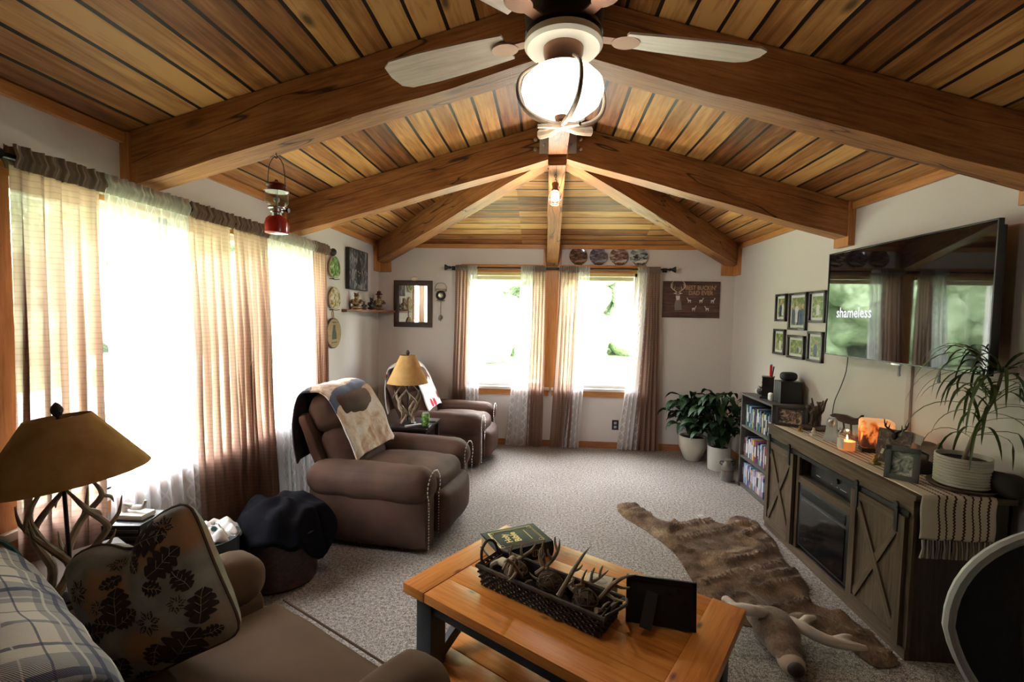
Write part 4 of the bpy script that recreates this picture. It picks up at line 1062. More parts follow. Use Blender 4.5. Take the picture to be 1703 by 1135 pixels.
m = MB(); m.puff((-.205, -.005, .085), (.05, .04, .03), .013, wr=.008, n=6, seed=3); m.tube([(-.225, -.01, .085), (-.245, -.03, .075), (-.25, -.035, .05)], [.013, .011, .006], 7, smooth=1); m.tube([(-.19, 0, .09), (-.17, .01, .11), (-.165, .02, .108)], [.01, .012, .005], 7, smooth=1)
tag(m.build('bone_piece', M_BONE, None, MBs), 'pale bone piece at the left end of the wicker basket', 'bone')
# coaster stack
Mc = T(.235, 1.872, TH+.002) @ RZ(-.42)
cst = thing('coaster_holder', 'dark wooden holder carrying a stack of square stone coasters', 'coaster holder', M=Mc)
m = MB(); m.box((0, 0, .005), (.118, .118, .01)); m.box((-.0, .057, .03), (.11, .006, .05)); m.box((.057, 0, .03), (.006, .11, .05)); m.build('tray', M_DARKWOOD, cst)
def m_coaster():
    t = NT('bear_print_coaster'); o = t.obj(); n1 = t.noise(o, 26, 4, .6).outputs[0]
    s = t.n('ShaderNodeSeparateXYZ', {0: o}); r = t.math('ADD', t.math('POWER', t.math('MULTIPLY', s.outputs[0], 28), 2), t.math('POWER', t.math('MULTIPLY', s.outputs[1], 36), 2))
    mk = t.math('MULTIPLY', t.math('LESS_THAN', r, 1.0), t.n('ShaderNodeMapRange', {0: n1, 1: .42, 2: .6, 3: 0.0, 4: .8}).outputs[0])
    return t.fin(t.bsdf(col=t.mixc(mk, (.50, .41, .33, 1), (.16, .16, .20, 1)), rough=.6))
M_COAST = m_coaster(); M_STONE = pm('tan_stone', (.36, .29, .22), .7, var=.2)
for i in range(4):
    o = MB().box((0, 0, 0), (.098, .098, .011), bev=.002).build('coaster', M_COAST if i == 3 else M_STONE, None, Mc @ T(-.002, -.002, .017+i*.0125) @ RZ(.02*i))
    tag(o, ('bottom', 'second from bottom', 'third from bottom', 'top')[i]+' square stone coaster of the stack behind the basket', 'coaster', 'stone coasters')
# photo frame seen from behind
fb0, fb1 = V((.311, 1.715, 0)), V((.560, 1.675, 0)); fd = (fb1-fb0); frz = math.atan2(fd.y, fd.x)
Mf = T((fb0.x+fb1.x)/2, (fb0.y+fb1.y)/2, TH+.004) @ RZ(frz) @ RX(math.radians(-11))
fr = thing('photo_frame', 'black photo frame seen from behind with easel leg on the coffee table', 'photo frame', M=Mf)
m = MB(); W_, H_ = .245, .165
for a, b, c_, d_ in ((0, .008, W_, .016), (0, H_-.008, W_, .016)): m.box((a, 0, b), (c_, .016, d_), bev=.002)
for s_ in (-1, 1): m.box((s_*(W_/2-.008), 0, H_/2), (.016, .016, H_), bev=.002)
m.build('frame', M_BLACK, fr); MB().box((0, -.001, H_/2), (W_-.028, .007, H_-.028)).build('backing_board', pm('black_card', (.016, .015, .016), .8), fr)
m = MB(); m.box((0, 0, -.062), (.042, .003, .125), M=T(-.03, -.007, .115) @ RX(math.radians(-31)) @ RY(math.radians(12))); m.build('easel_leg', pm('black_card', (.016, .015, .016), .8), fr)
m = MB()
for x, z in ((-.055, .14), (.065, .135), (.085, .09), (.03, .118)): MB().box((x, -.006, z), (.016, .003, .006)).build("backing_clip", M_BLACKM, fr)
m.bm.free()
# antler on the lower shelf
m = MB(); antler_mb(m, .22, 2, .35, .012, seed=8)
tag(m.build('shed_antler', M_ANTLER, None, T(.0, 1.52, .125) @ RZ(2.5) @ RY(1.35)), 'antler lying on the lower shelf of the coffee table', 'antler')

# ------------------------------------------------------------------ deer hide rug with plush head
RUG = [(.625, 3.919), (.70, 3.99), (.795, 3.964), (.887, 3.712), (1.053, 3.643), (1.237, 3.729), (1.395, 3.66), (1.50, 3.79), (1.59, 3.813), (1.64, 3.74), (1.649, 3.396), (1.587, 3.179), (1.59, 2.892), (1.507, 2.673), (1.609, 2.576), (1.663, 2.436), (1.665, 2.331), (1.65, 2.224), (1.527, 2.204), (1.47, 2.36), (1.36, 2.44), (1.2, 2.42), (1.069, 2.44), (.93, 2.50), (.80, 2.55), (.78, 2.68), (.90, 2.74), (.908, 2.855), (.888, 3.185), (.772, 3.489), (.636, 3.74)]
def rug():
    n = len(RUG); P = []
    for i in range(n):
        p0, p1, p2, p3 = [V(RUG[(i+k) % n]) for k in (-1, 0, 1, 2)]
        for j in range(4):
            t = j/4; q = .5*((2*p1)+(-p0+p2)*t+(2*p0-5*p1+4*p2-p3)*t*t+(-p0+3*p1-3*p2+p3)*t**3); P.append(q)
    m = len(P)
    def inside(x, y):
        c = False
        for i in range(m):
            a, b = P[i], P[i-1]
            if (a.y > y) != (b.y > y) and x < (b.x-a.x)*(y-a.y)/(b.y-a.y)+a.x: c = not c
        return c
    def dist(x, y):
        d = 9
        for i in range(m):
            a, b = P[i-1], P[i]; ab = b-a; q = V((x, y)); t = max(0, min(1, (q-a).dot(ab)/max(ab.dot(ab), 1e-9))); d = min(d, (q-a-ab*t).length)
        return d
    pts = [p.copy() for p in P]; s = .017
    x = .6
    while x < 1.72:
        y = 2.18
        while y < 4.02:
            if inside(x, y) and dist(x, y) > .008: pts.append(V((x, y)))
            y += s
        x += s
    vs, es, fs, *_ = delaunay_2d_cdt(pts, [(i, (i+1) % m) for i in range(m)], [], 1, 1e-5)
    fs = [f for f in fs if inside(sum(vs[i].x for i in f)/3, sum(vs[i].y for i in f)/3)]
    H = []
    for v in vs:
        d = dist(v.x, v.y); e = min(1, d/.03)
        q = V((v.x, v.y, 0))
        w = noise.noise(V((v.x*3.3, v.y*3.3, 4)))
        fold = (1-abs(noise.noise(V((v.x*2.2+v.y*1.8+w*.5, v.y*5.5-v.x*2.5, 1)))*2.6))
        z = .006+e*(.010+.040*max(0, fold)**2.5+.022*max(0, w)+.010*noise.noise(q*11))
        H.append(z)
    fl = MB(); k = len(vs)
    V3 = [(v.x, v.y, h) for v, h in zip(vs, H)]
    bot = [(v.x, v.y, .002) for v in vs[:m]]
    F = [tuple(f) for f in fs]+[(i, (i+1) % m, k+(i+1) % m, k+i) for i in range(m)]+[tuple(k+i for i in range(m-1, -1, -1))]
    fl.add(V3+bot, F, uvs=[(a[0], a[1]) for a in V3+bot])
    # short fur
    import bisect
    r = random.Random(5)
    FV, FF, FU = [], [], []
    def fur(p, nrm, L, dirv):
        s_ = dirv.cross(nrm).normalized()*.0026; t_ = p+(nrm*.5+dirv*.95).normalized()*L
        i = len(FV); FV.extend([p-s_, p+s_, t_]); FF.append((i, i+1, i+2)); FU.extend([(p.x, p.y)]*3)
    tri = [(f, (V(V3[f[1]])-V(V3[f[0]])).cross(V(V3[f[2]])-V(V3[f[0]]))) for f in fs]
    for f, nn in tri:
        ar = nn.length/2; nn = nn.normalized(); cnt = ar*60000; c = int(cnt)+(r.random() < cnt % 1)
        if nn.z < 0: nn = -nn
        for _ in range(c):
            a, b = sorted((r.random(), r.random())); p = V(V3[f[0]])*a+V(V3[f[1]])*(b-a)+V(V3[f[2]])*(1-b)
            an = 1.9+1.6*noise.noise(V((p.x*3, p.y*3, 9)))+r.uniform(-.5, .5)
            fur(p, nn, r.uniform(.008, .017), V((math.cos(an), math.sin(an), 0)))
    fl.add(FV, FF, uvs=FU)
    t = NT('brown_plush_fur'); uv = t.uv()
    a = t.noise(uv, 7, 4, .6).outputs[0]; b = t.noise(uv, 95, 3, .7).outputs[0]; s = t.n('ShaderNodeSeparateXYZ', {0: uv})
    f = t.math('ADD', t.math('MULTIPLY', a, .6), t.math('MULTIPLY', b, .4))
    col = t.ramp(f, [(.38, (.085, .050, .027)), (.5, (.21, .135, .078)), (.62, (.40, .29, .18))])
    mf = t.fin(t.bsdf(col=col, rough=.9, sheen=.3)); MC['fur'] = mf
    return fl, mf
rg = thing('deer_hide_rug', 'brown plush deer rug with stuffed head and white antlers on the carpet', 'rug', (1.1, 2.9, 0))
fl, mf = rug()
fl.build('pelt', mf, rg, T(-1.1, -2.9, 0), ang=0)
HM = T(1.145, 2.30, 0) @ RZ(math.radians(-96))   # local +x is the muzzle direction
hd = bpy.data.objects.new('head', None); COL.objects.link(hd); hd.parent = rg; hd.matrix_local = T(-1.1, -2.9, 0) @ HM
def fuse(parts, vox=.008):
    """several ellipsoids / tubes voxel-fused into one skin"""
    b = MB()
    for p in parts:
        if p[0] == 's': b.sph(p[1], p[2], 12)
        else: b.tube(p[1], p[2], 12, smooth=1)
    me = bpy.data.meshes.new('tmp'); b.bm.to_mesh(me); b.bm.free()
    o = bpy.data.objects.new('tmp', me); COL.objects.link(o)
    md = o.modifiers.new('r', 'REMESH'); md.mode = 'VOXEL'; md.voxel_size = vox; md.use_smooth_shade = True
    m2 = o.modifiers.new('s', 'SMOOTH'); m2.iterations = 3; m2.factor = .5
    dg = bpy.context.evaluated_depsgraph_get(); me2 = bpy.data.meshes.new_from_object(o.evaluated_get(dg)); bpy.data.objects.remove(o)
    return me2
def meshobj(name, me, mat, parent=None, M=None):
    me.materials.clear(); me.materials.append(mat); me.name = name
    o = bpy.data.objects.new(name, me); COL.objects.link(o)
    if parent: o.parent = parent
    if M is not None: o.matrix_local = M
    return o
def m_fur2(name, a, b, sc_=60):
    if name in MC: return MC[name]
    t = NT(name); o = t.obj(); n1 = t.noise(o, sc_, 4, .7).outputs[0]; n2 = t.noise(o, 8, 3).outputs[0]
    MC[name] = t.fin(t.bsdf(col=t.ramp(t.math('ADD', t.math('MULTIPLY', n1, .5), t.math('MULTIPLY', n2, .5)), [(.38, a), (.62, b)]), rough=.9, sheen=.3, nor=t.bump(n1, .8, .01))); return MC[name]
mdeer = m_fur2('deer_head_fur', (.10, .06, .035), (.24, .16, .10))
meshobj('skull', fuse([('s', (-.02, 0, .075), (.13, .105, .085)), ('s', (.07, 0, .062), (.10, .078, .062)), ('s', (.15, 0, .048), (.075, .055, .048)), ('s', (-.13, 0, .05), (.10, .10, .05))]), mdeer, hd)
meshobj('muzzle', fuse([('s', (.185, 0, .047), (.052, .054, .045)), ('s', (.165, 0, .042), (.05, .056, .040))], .006), pm('cream_muzzle_plush', (.42, .34, .26), .9, bump=.4), hd)
MB().sph((.222, 0, .052), (.026, .036, .032), 10).build('nose', pm('dark_nose_plush', (.025, .015, .012), .6), hd)
for sg in (-1, 1):
    MB().sph((.055, sg*.068, .092), (.014, .008, .011), 8).build('eye', pm('glossy_black_eye', (.005, .004, .004), .1), hd)
    ear = MB(); ear.sheet(lambda u, v: (-.07-.10*v, sg*(.09+.07*v), .09+.05*math.sin(v*2)+.02*math.cos((u-.5)*3)) if 0 else (-.08+(.5-u)*.055*math.sin(PI*(v*.9+.08)), sg*(.07+.11*v), .10+.025*math.sin(v*2.2)-.02*abs(u-.5)), 8, 8, th=.008)
    ear.build('ear', mdeer, hd, ang=0)
mant = pm('white_plush_antler', (.62, .55, .50), .9, bump=.3, bscale=60)
a1 = fuse([('t', [(-.03, .05, .14), (.0, .12, .165), (-.005, .20, .16), (.035, .27, .12), (.055, .32, .06)], [.026, .028, .027, .022, .012]), ('t', [(-.005, .19, .16), (-.06, .22, .175), (-.085, .23, .15)], [.022, .018, .010]), ('t', [(.03, .26, .125), (-.02, .31, .13), (-.05, .33, .12)], [.018, .016, .010])], .006)
meshobj('antler', a1, mant, hd, Matrix.Diagonal((1, -1, 1, 1)))
a2 = fuse([('t', [(-.03, .06, .12), (.015, .12, .11), (.035, .20, .085), (.03, .30, .07), (.02, .38, .06)], [.026, .028, .026, .022, .012]), ('t', [(-.0, .10, .12), (-.055, .15, .125), (-.08, .20, .12)], [.020, .018, .010]), ('t', [(.03, .22, .08), (.0, .29, .09), (-.01, .33, .09)], [.018, .014, .009])], .006)
meshobj('antler', a2, mant, hd)
MB().box((0, 0, 0), (.05, .02, .001), M=T(1.238-1.1, 3.74-2.9, .035) @ RZ(.3) @ RX(.4)).build('care_tag', M_WHITE, rg)

# ------------------------------------------------------------------ television and wall items on the right
tv = thing('television', 'large wall-mounted flat television on the right wall', 'television', (2.06, 2.985, 1.697))
tw_, thh = 1.30, .725
MB().box((.02, 0, 0), (.045, tw_-.05, thh-.05)).build('rear_housing', M_BLACK, tv)
m = MB(); bz = .007
for z_ in (-1, 1): m.box((-.006, 0, z_*(thh/2-bz/2)), (.024, tw_, bz))
for y_ in (-1, 1): m.box((-.006, y_*(tw_/2-bz/2), 0), (.024, bz, thh))
m.build('bezel', pm('dark_gunmetal', (.02, .021, .023), .35, .3), tv)
t_ = NT('glossy_screen'); sm = t_.fin(t_.bsdf(col=(.004, .004, .005), rough=.03, spec=.62, coat=0))
MB().box((-.008, 0, 0), (.012, tw_-2*bz, thh-2*bz)).build('screen', sm, tv)
tx = text('shameless', 'screen_text', .098, emis('lit_screen_text', (.95, .93, 1), 1.0), tv, T(-.0150, .35, -.065) @ Matrix(((0, 0, -1, 0), (-1, 0, 0, 0), (0, 1, 0, 0), (0, 0, 0, 1))), .0003, bold=.0014, sx=.92)
MB().box((.075, 0, 0), (.06, .5, .35)).build('wall_mount', M_BLACKM, tv)
for y_ in (-.045, -.33):
    m = MB(); m.box((.02, y_, -.39), (.004, .014, .075)); m.lathe([(.010, 0), (.010, .004)], 12, T(.018, y_, -.43) @ RY(PI/2)); m.build('pull_strap', M_BLACK, tv)
MB().box((.004, -.045, -thh/2-.006), (.02, .07, .012), bev=.003).build('sensor_bump', M_SILVER, tv)
M_CABLE = pm('grey_cable', (.05, .05, .05), .5)
tag(MB().tube([(2.135, 3.51, 1.36), (2.14, 3.53, 1.22), (2.145, 3.60, 1.08), (2.155, 3.67, .98), (2.16, 3.70, .86)], .0035, 6, smooth=2).build('power_cable', M_CABLE), 'thin dark cable hanging down from the left corner of the television', 'cable')
tag(MB().box((2.161, 2.965, 1.05), (.017, .035, .62), bev=.003).build('cable_raceway', pm('mauve_raceway', (.50, .42, .40), .5)), 'vertical pinkish cable cover on the wall below the television', 'cable cover')
# picture frames, two rows of three
FR = [(4.452, 4.658, 1.561, 1.817, 'upper left of the six frames on the right wall', 0), (4.112, 4.409, 1.489, 1.815, 'large upper middle of the six frames on the right wall', 1), (3.848, 4.085, 1.557, 1.815, 'upper right of the six frames on the right wall', 2),
      (4.452, 4.668, 1.255, 1.494, 'lower left of the six frames on the right wall', 3), (4.122, 4.402, 1.243, 1.448, 'small lower middle of the six frames on the right wall', 4), (3.855, 4.082, 1.241, 1.490, 'lower right of the six frames on the right wall', 5)]
def person_blob(mb, x, z, h, mi, skin):
    """tiny standing figure of a printed photo, slightly raised print layers"""
    mb[mi].prism([(x-h*.16, z-h*.5), (x+h*.16, z-h*.5), (x+h*.18, z+h*.12), (x+h*.08, z+h*.24), (x-h*.08, z+h*.24), (x-h*.18, z+h*.12)], .0004)
    mb[skin].prism([(x+h*.095*math.cos(a), z+h*.36+h*.12*math.sin(a)) for a in [2*PI*k/12 for k in range(12)]], .0006)
def wall_frame(name, label, M, W, H, fw, mat_pic, people=(), matte=.0, fmat=None, depth=.024, cat='photo frame', group=None):
    """local x right, y up, z out of the wall"""
    t = thing(name, label, cat, M=M, group=group); fmat = fmat or pm('black_brown_frame', (.022, .014, .012), .4)
    m = MB()
    for s_ in (-1, 1):
        m.box((0, s_*(H/2-fw/2), depth/2), (W, fw, depth), bev=.002); m.box((s_*(W/2-fw/2), 0, depth/2), (fw, H, depth), bev=.002)
    m.build('frame', fmat, t)
    if matte: MB().box((0, 0, .006), (W-2*fw, H-2*fw, .004)).build('matte', pm('white_matte', (.72, .74, .75), .7), t)
    pw_, ph_ = W-2*fw-2*matte, H-2*fw-2*matte
    p = MB().box((0, 0, .009), (pw_, ph_, .003)).build('photo', mat_pic, t)
    if people:
        b = {k: MB() for k in ('navy', 'pale', 'skin')}
        for (x, z, h, c_) in people: person_blob(b, x*pw_, z*ph_, h*ph_, c_, 'skin')
        for k, c_ in (('navy', (.03, .05, .12)), ('pale', (.6, .62, .66)), ('skin', (.42, .25, .17))):
            if len(b[k].bm.verts): b[k].build({'navy': 'dark_clothes_print', 'pale': 'light_clothes_print', 'skin': 'faces_print'}[k], pm('print_'+k, c_, .5), p, T(0, 0, .0107))
            else: b[k].bm.free()
    return t
Mw_right = lambda y, z: Matrix(((0, 0, -1, XR), (-1, 0, 0, y), (0, 1, 0, z), (0, 0, 0, 1)))
Mw_left = lambda y, z: Matrix(((0, 0, 1, XL), (1, 0, 0, y), (0, 1, 0, z), (0, 0, 0, 1)))
Mw_far = lambda x, z: Matrix(((1, 0, 0, x), (0, 0, -1, YF), (0, 1, 0, z), (0, 0, 0, 1)))
gstops = [(.38, (.03, .07, .02)), (.5, (.18, .24, .05)), (.62, (.50, .52, .20))]
ppl = [[(-.1, -.05, .8, 'navy'), (.2, 0, .85, 'pale')], [(-.34, -.1, .72, 'navy'), (-.1, 0, .8, 'pale'), (.14, -.12, .72, 'navy'), (.36, -.08, .75, 'navy')], [(.05, -.05, .7, 'pale')], [(.12, -.1, .75, 'pale')], [(.15, -.15, .5, 'navy'), (.35, -.1, .5, 'pale')], [(.0, -.08, .85, 'navy')]]
for (y0, y1, z0, z1, lb, i) in FR:
    wall_frame('picture_frame', 'dark photo frame, '+lb, Mw_right((y0+y1)/2, (z0+z1)/2), y1-y0-.008, z1-z0-.004, .02, m_picture('family_photo_%d' % (i % 3), gstops, 11+i % 3*4), ppl[i], .022, group='family photo frames on the right wall')

# ------------------------------------------------------------------ media console
CX0, CX1, CY0, CY1, CZ = 1.70, 2.12, 2.26, 3.69, .79
con = thing('media_console', 'grey oak media console with barn doors and electric fireplace', 'media console', ((CX0+CX1)/2, (CY0+CY1)/2, 0))
OC = V(((CX0+CX1)/2, (CY0+CY1)/2, 0))
def cb(mb, x0, y0, z0, x1, y1, z1, **k): return mb.b2((x0-OC.x, y0-OC.y, z0), (x1-OC.x, y1-OC.y, z1), **k)
m = MB(); cb(m, CX0-.005, CY0-.015, CZ-.028, CX1+.01, CY1+.015, CZ, bev=.003); m.build('top_board', M_GREYWOOD, con)
m = MB()
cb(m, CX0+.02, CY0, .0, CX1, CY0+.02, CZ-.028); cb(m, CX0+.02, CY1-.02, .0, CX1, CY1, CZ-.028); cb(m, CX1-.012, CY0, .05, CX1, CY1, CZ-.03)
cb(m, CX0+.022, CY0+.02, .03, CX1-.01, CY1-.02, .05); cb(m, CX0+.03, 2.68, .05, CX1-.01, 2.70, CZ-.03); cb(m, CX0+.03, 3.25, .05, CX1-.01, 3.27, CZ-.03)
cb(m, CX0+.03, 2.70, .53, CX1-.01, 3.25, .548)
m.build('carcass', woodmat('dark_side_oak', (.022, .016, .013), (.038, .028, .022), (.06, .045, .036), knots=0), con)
m = MB(); cb(m, CX0, CY0, CZ-.11, CX0+.022, CY1, CZ-.028); cb(m, CX0, CY0, 0, CX0+.022, CY1, .05)
for y in (CY0, CY1-.03, 2.668, 3.245): cb(m, CX0+.004, y, .05, CX0+.022, y+.03, CZ-.11)
cb(m, CX0+.004, 2.70, .50, CX0+.022, 3.25, .545)
m.build('face_frame', M_GREYWOOD, con)
m = MB(); cb(m, CX0-.012, CY0+.01, CZ-.112, CX0-.006, CY1-.01, CZ-.088); m.build('sliding_rail', M_BLACKM, con)
for (y0, y1) in ((2.285, 2.675), (3.285, 3.67)):
    d = MB(); z0, z1 = .055, .672; xf = CX0-.010
    cb(d, xf+.006, y0, z0, CX0+.002, y1, z1); dr = d.build('sliding_door', M_GREYWOOD, con)
    s_ = MB(); sw_ = .045
    for a, b in ((y0, y0+sw_), (y1-sw_, y1)): cb(s_, xf-.008, a, z0, xf+.006, b, z1, ax=2)
    for a, b in ((z0, z0+sw_), (z1-sw_, z1)): cb(s_, xf-.008, y0+sw_, a, xf+.006, y1-sw_, b, ax=1)
    s_.build('door_frame', M_GREYWOOD, dr)
    hL = z1-z0-2*sw_; wL = y1-y0-2*sw_; L = math.hypot(hL, wL)
    for sg in (-1, 1):
        x_ = MB(); x_.box((0, 0, 0), (.011, .038, L*.97), M=T(xf+.0015-OC.x+(.001*sg), (y0+y1)/2-OC.y, (z0+z1)/2) @ RX(sg*math.atan2(wL, hL))); x_.build('cross_plank', M_GREYWOOD, dr)
    for y in (y0+.05, y1-.05):
        g_ = MB(); cb(g_, xf-.014, y-.011, .585, xf-.008, y+.011, .72); g_.lathe([(.016, 0), (.016, .010)], 16, T(xf-.018-OC.x, y-OC.y, .715) @ RY(PI/2)); g_.build('door_hanger', M_BLACKM, dr)
fp = MB(); cb(fp, CX0+.008, 2.72, .085, CX0+.05, 3.23, .50); fp.build('fireplace_surround', pm('satin_black', (.02, .02, .022), .4), con)
sc_ = NT('dark_glass_front'); mg = sc_.fin(sc_.bsdf(col=(.008, .009, .011), rough=.08, spec=.6))
fg = MB(); cb(fg, CX0+.003, 2.745, .10, CX0+.009, 3.205, .405); fg.build('fireplace_glass', mg, con)
fv = MB()
for i in range(7): cb(fv, CX0+.002, 2.745, .425+i*.009, CX0+.009, 3.205, .430+i*.009)
fv.build('heater_grille', M_BLACK, con)
lg = MB()
for i in range(5): lg.tube([(CX0+.012-OC.x, 2.83+i*.07-OC.y, .125+.012*(i % 2)), (CX0+.012-OC.x, 2.90+i*.07-OC.y, .14)], .006, 6)
rv = thing('stereo_receiver', 'black stereo receiver on the open shelf of the media console', 'stereo receiver', (CX0+.20, 2.98, .549))
MB().box((0, 0, .058), (.30, .42, .105), bev=.003).build('case', M_BLACK, rv)
m = MB(); m.lathe([(.016, 0), (.014, .012)], 20, T(-.15, -.075, .075) @ RY(-PI/2)); m.build('volume_knob', M_BLACK, rv)
m = MB()
for y in (.14, .128, .116, .104): m.box((-.1515, y, .040), (.002, .008, .004))
for y in (-.02, -.075, -.11, -.125, -.14, -.155): m.box((-.1515, y, .040), (.002, .010, .004))
m.build('front_buttons', pm('silver_print', (.6, .6, .6), .4), rv)
ft = MB()
for y in (-.17, .17):
    for x in (-.12, .12): ft.cyl((x, y, .003), .012, .006)
ft.build('feet', M_BLACK, rv)
# runner cloth
def m_runner():
    t = NT('striped_runner_weave'); uv = t.uv(); s = t.n('ShaderNodeSeparateXYZ', {0: uv}); u, v = s.outputs[0], s.outputs[1]
    wig = t.math('MULTIPLY', t.math('SINE', t.math('MULTIPLY', v, 420)), .0022)
    f = t.math('FRACT', t.math('DIVIDE', t.math('SUBTRACT', t.math('ADD', u, wig), .018), .036))
    st = t.math('MULTIPLY', t.math('LESS_THAN', t.math('ABSOLUTE', t.math('SUBTRACT', f, .5)), .12), t.math('MULTIPLY', t.math('GREATER_THAN', u, .045), t.math('LESS_THAN', u, .295)))
    w = t.noise(uv, 420, 1).outputs[0]
    return t.fin(t.bsdf(col=t.mixc(st, (.64, .57, .48, 1), (.07, .025, .018, 1)), rough=.95, nor=t.bump(w, .5, .003)))
rn = thing('table_runner', 'cream fringed runner with brown stripes lying over the console', 'table runner', (0, 0, 0))
RW = .315; X0 = 1.715
def frun(u, v):
    L = 1.60*v-.20          # 0 at the console's near edge
    s0 = CY0-.018
    if L < 0: return (X0+RW*u+.004*math.sin(L*30), s0-.006-.006*math.sin(u*14+L*8), CZ+.004+L)
    return (X0+RW*u, s0+L if L > .01 else s0-.004+L, CZ+.004)
m = MB(); m.sheet(frun, 30, 120, th=-.003, uvf=lambda u, v: (u*RW, v*1.6)); m.build('cloth', m_runner(), rn, ang=0)
m = MB(); r_ = random.Random(2)
for i in range(26):
    x = X0+.006+i*(RW-.012)/25; y = CY0-.026-r_.uniform(0, .006); z = CZ-.196
    m.tube([(x, y, z), (x+r_.uniform(-.003, .003), y-.003, z-.04), (x+r_.uniform(-.006, .006), y, z-.085)], [.0035, .0045, .0055], 6, mi=i % 2)
tag(m.build('fringe', [pm('cream_fringe', (.42, .37, .32), .95), pm('taupe_fringe', (.20, .16, .14), .95)], rn), kind='stuff')

# ------------------------------------------------------------------ things on the console
CT = CZ+.0055
def stand_frame(name, label, M, W, H, fw, pic, people=(), tilt=12, fmat=None, cat='photo frame'):
    Mf_ = M @ RX(math.radians(-tilt)+PI/2)       # local x right, y up, z towards viewer
    t = wall_frame(name, label, Mf_ @ T(0, H/2, -.012), W, H, fw, pic, people, 0, fmat, cat=cat)
    MB().box((0, -H*.12, -.035), (.04, H*.72, .003), M=RX(math.radians(16))).build('easel_leg', fmat or M_BLACK, t)
    return t
# a stand frame faces local -y before rotation; rz turns it
stand_frame('picture_frame', 'dark photo frame at the far end of the console beside the bookcase', T(1.80, 3.585, CT) @ RZ(-.55), .19, .15, .022, m_picture('couple_photo', [(.4, (.02, .02, .02)), (.52, (.22, .15, .11)), (.62, (.55, .42, .34))], 26), fmat=pm('dark_bead_frame', (.035, .03, .028), .4))
stand_frame('picture_frame', 'grey stepped photo frame at the near edge of the console', T(1.765, 2.44, CT) @ RZ(-.75), .135, .165, .026, m_picture('pale_photo', [(.4, (.10, .16, .13)), (.52, (.4, .45, .42)), (.62, (.7, .72, .72))], 22), fmat=pm('grey_green_frame', (.10, .115, .115), .4))
# driftwood and antler-like figurine
m = MB(); r = random.Random(12)
m.puff((0, 0, .015), (.15, .09, .03), .013, wr=.006, n=8)
for k in range(9):
    a = r.uniform(0, 6.3); p = V((r.uniform(-.03, .03), r.uniform(-.02, .02), .03)); P = [p]
    for j in range(4): P.append(P[-1]+V((math.cos(a)*r.uniform(.005, .03), math.sin(a)*r.uniform(.005, .03), r.uniform(.02, .05)))); a += r.uniform(-.9, .9)
    m.tube(P, [.012, .010, .009, .007, .004], 7, smooth=1)
for k in range(5): m.sph((r.uniform(-.05, .05), r.uniform(-.04, .04), .09+r.uniform(0, .08)), (.018, .014, .013), 6)
tag(m.build('driftwood_ornament', pm('dark_gnarled_wood', (.10, .07, .055), .55, bump=.8, bscale=50, var=.6), None, T(1.93, 3.50, CT) @ RZ(-.3) @ Matrix.Scale(1.15, 4)), 'gnarled dark driftwood ornament behind the far photo frame on the console', 'ornament')
m = MB(); fish = [(-.16, .0), (-.12, .02), (-.02, .03), (.06, .022), (.10, .035), (.125, .06), (.12, .02), (.14, .0), (.11, -.005), (.06, -.022), (-.02, -.028), (-.12, -.02)]
m.prism(fish, .02, T(0, 0, .11) @ RX(PI/2)); m.tube([(-.05, -.01, .004), (-.03, -.01, .05), (-.04, -.01, .09)], .006, 6); m.tube([(.04, -.01, .004), (.03, -.01, .09)], .006, 6); m.box((0, -.01, .005), (.16, .05, .01))
tag(m.build('wooden_fish', pm('dark_mahogany', (.055, .02, .014), .4), None, T(2.075, 3.36, CT) @ RZ(-PI/2+.12)), 'dark wooden fish with forked tail on a stand behind the little clock', 'ornament')
ck = thing('mantel_clock', 'small pale blue mantel clock with oval dial on the console', 'clock', M=T(1.865, 3.19, CT) @ RZ(-.75) @ RX(PI/2))
MB().prism([(-.047, 0), (.047, 0), (.042, .02), (.03, .07), (.028, .11), (.026, .14), (.014, .157), (-.014, .157), (-.026, .14), (-.028, .11), (-.03, .07), (-.042, .02)], .03, T(0, 0, -.015)).build('case', pm('powder_blue_glaze', (.36, .46, .56), .3, var=.12), ck)
MB().lathe([(.021, 0), (.023, .004), (.019, .006)], 24, T(0, .122, .014) @ Matrix.Diagonal((.85, 1.1, 1, 1))).build('bezel', M_SILVER, ck)
MB().lathe([(.018, 0), (.018, .001)], 24, T(0, .122, .019) @ Matrix.Diagonal((.85, 1.1, 1, 1))).build('dial', M_WHITE, ck)
m = MB(); m.tube([(0, .122, .0205), (0, .134, .0205)], .0008, 4); m.tube([(0, .122, .0205), (.008, .118, .0205)], .0008, 4); m.build('hands', M_BLACK, ck)
cn = thing('jar_candle', 'lit jar candle with white label glowing orange on the console', 'candle', (1.825, 2.965, CT))
m = MB(); m.lathe([(.044, .0), (.048, .005), (.048, .105), (.040, .118), (.040, .135), (.038, .135), (.037, .118), (.045, .104), (.045, .008), (.0001, .006)], 36, cap=False); m.build('glass_jar', m_glass('jar_glass'), cn)
t_ = NT('glowing_wax'); o_ = t_.n('ShaderNodeSeparateXYZ', {0: t_.obj()}).outputs[2]
es = t_.n('ShaderNodeMapRange', {0: o_, 1: .0, 2: .062, 3: .05, 4: 1.0}).outputs[0]
MB().lathe([(.0001, .007), (.043, .009), (.044, .058), (.043, .062), (.0001, .059)], 32).build('wax', t_.fin(t_.bsdf(col=(.80, .42, .25), rough=.4, em=(1, .28, .06), es=.45)), cn)
m = MB(); m.sheet(lambda u, v: (.0486*math.cos(2.6+u*1.25), .0486*math.sin(2.6+u*1.25), .018+.06*v), 14, 2); m.build('paper_label', pm('cream_label', (.68, .62, .58), .6), cn)
MB().tube([(0, 0, .058), (.001, 0, .068)], .001, 5).build('wick', M_BLACK, cn)
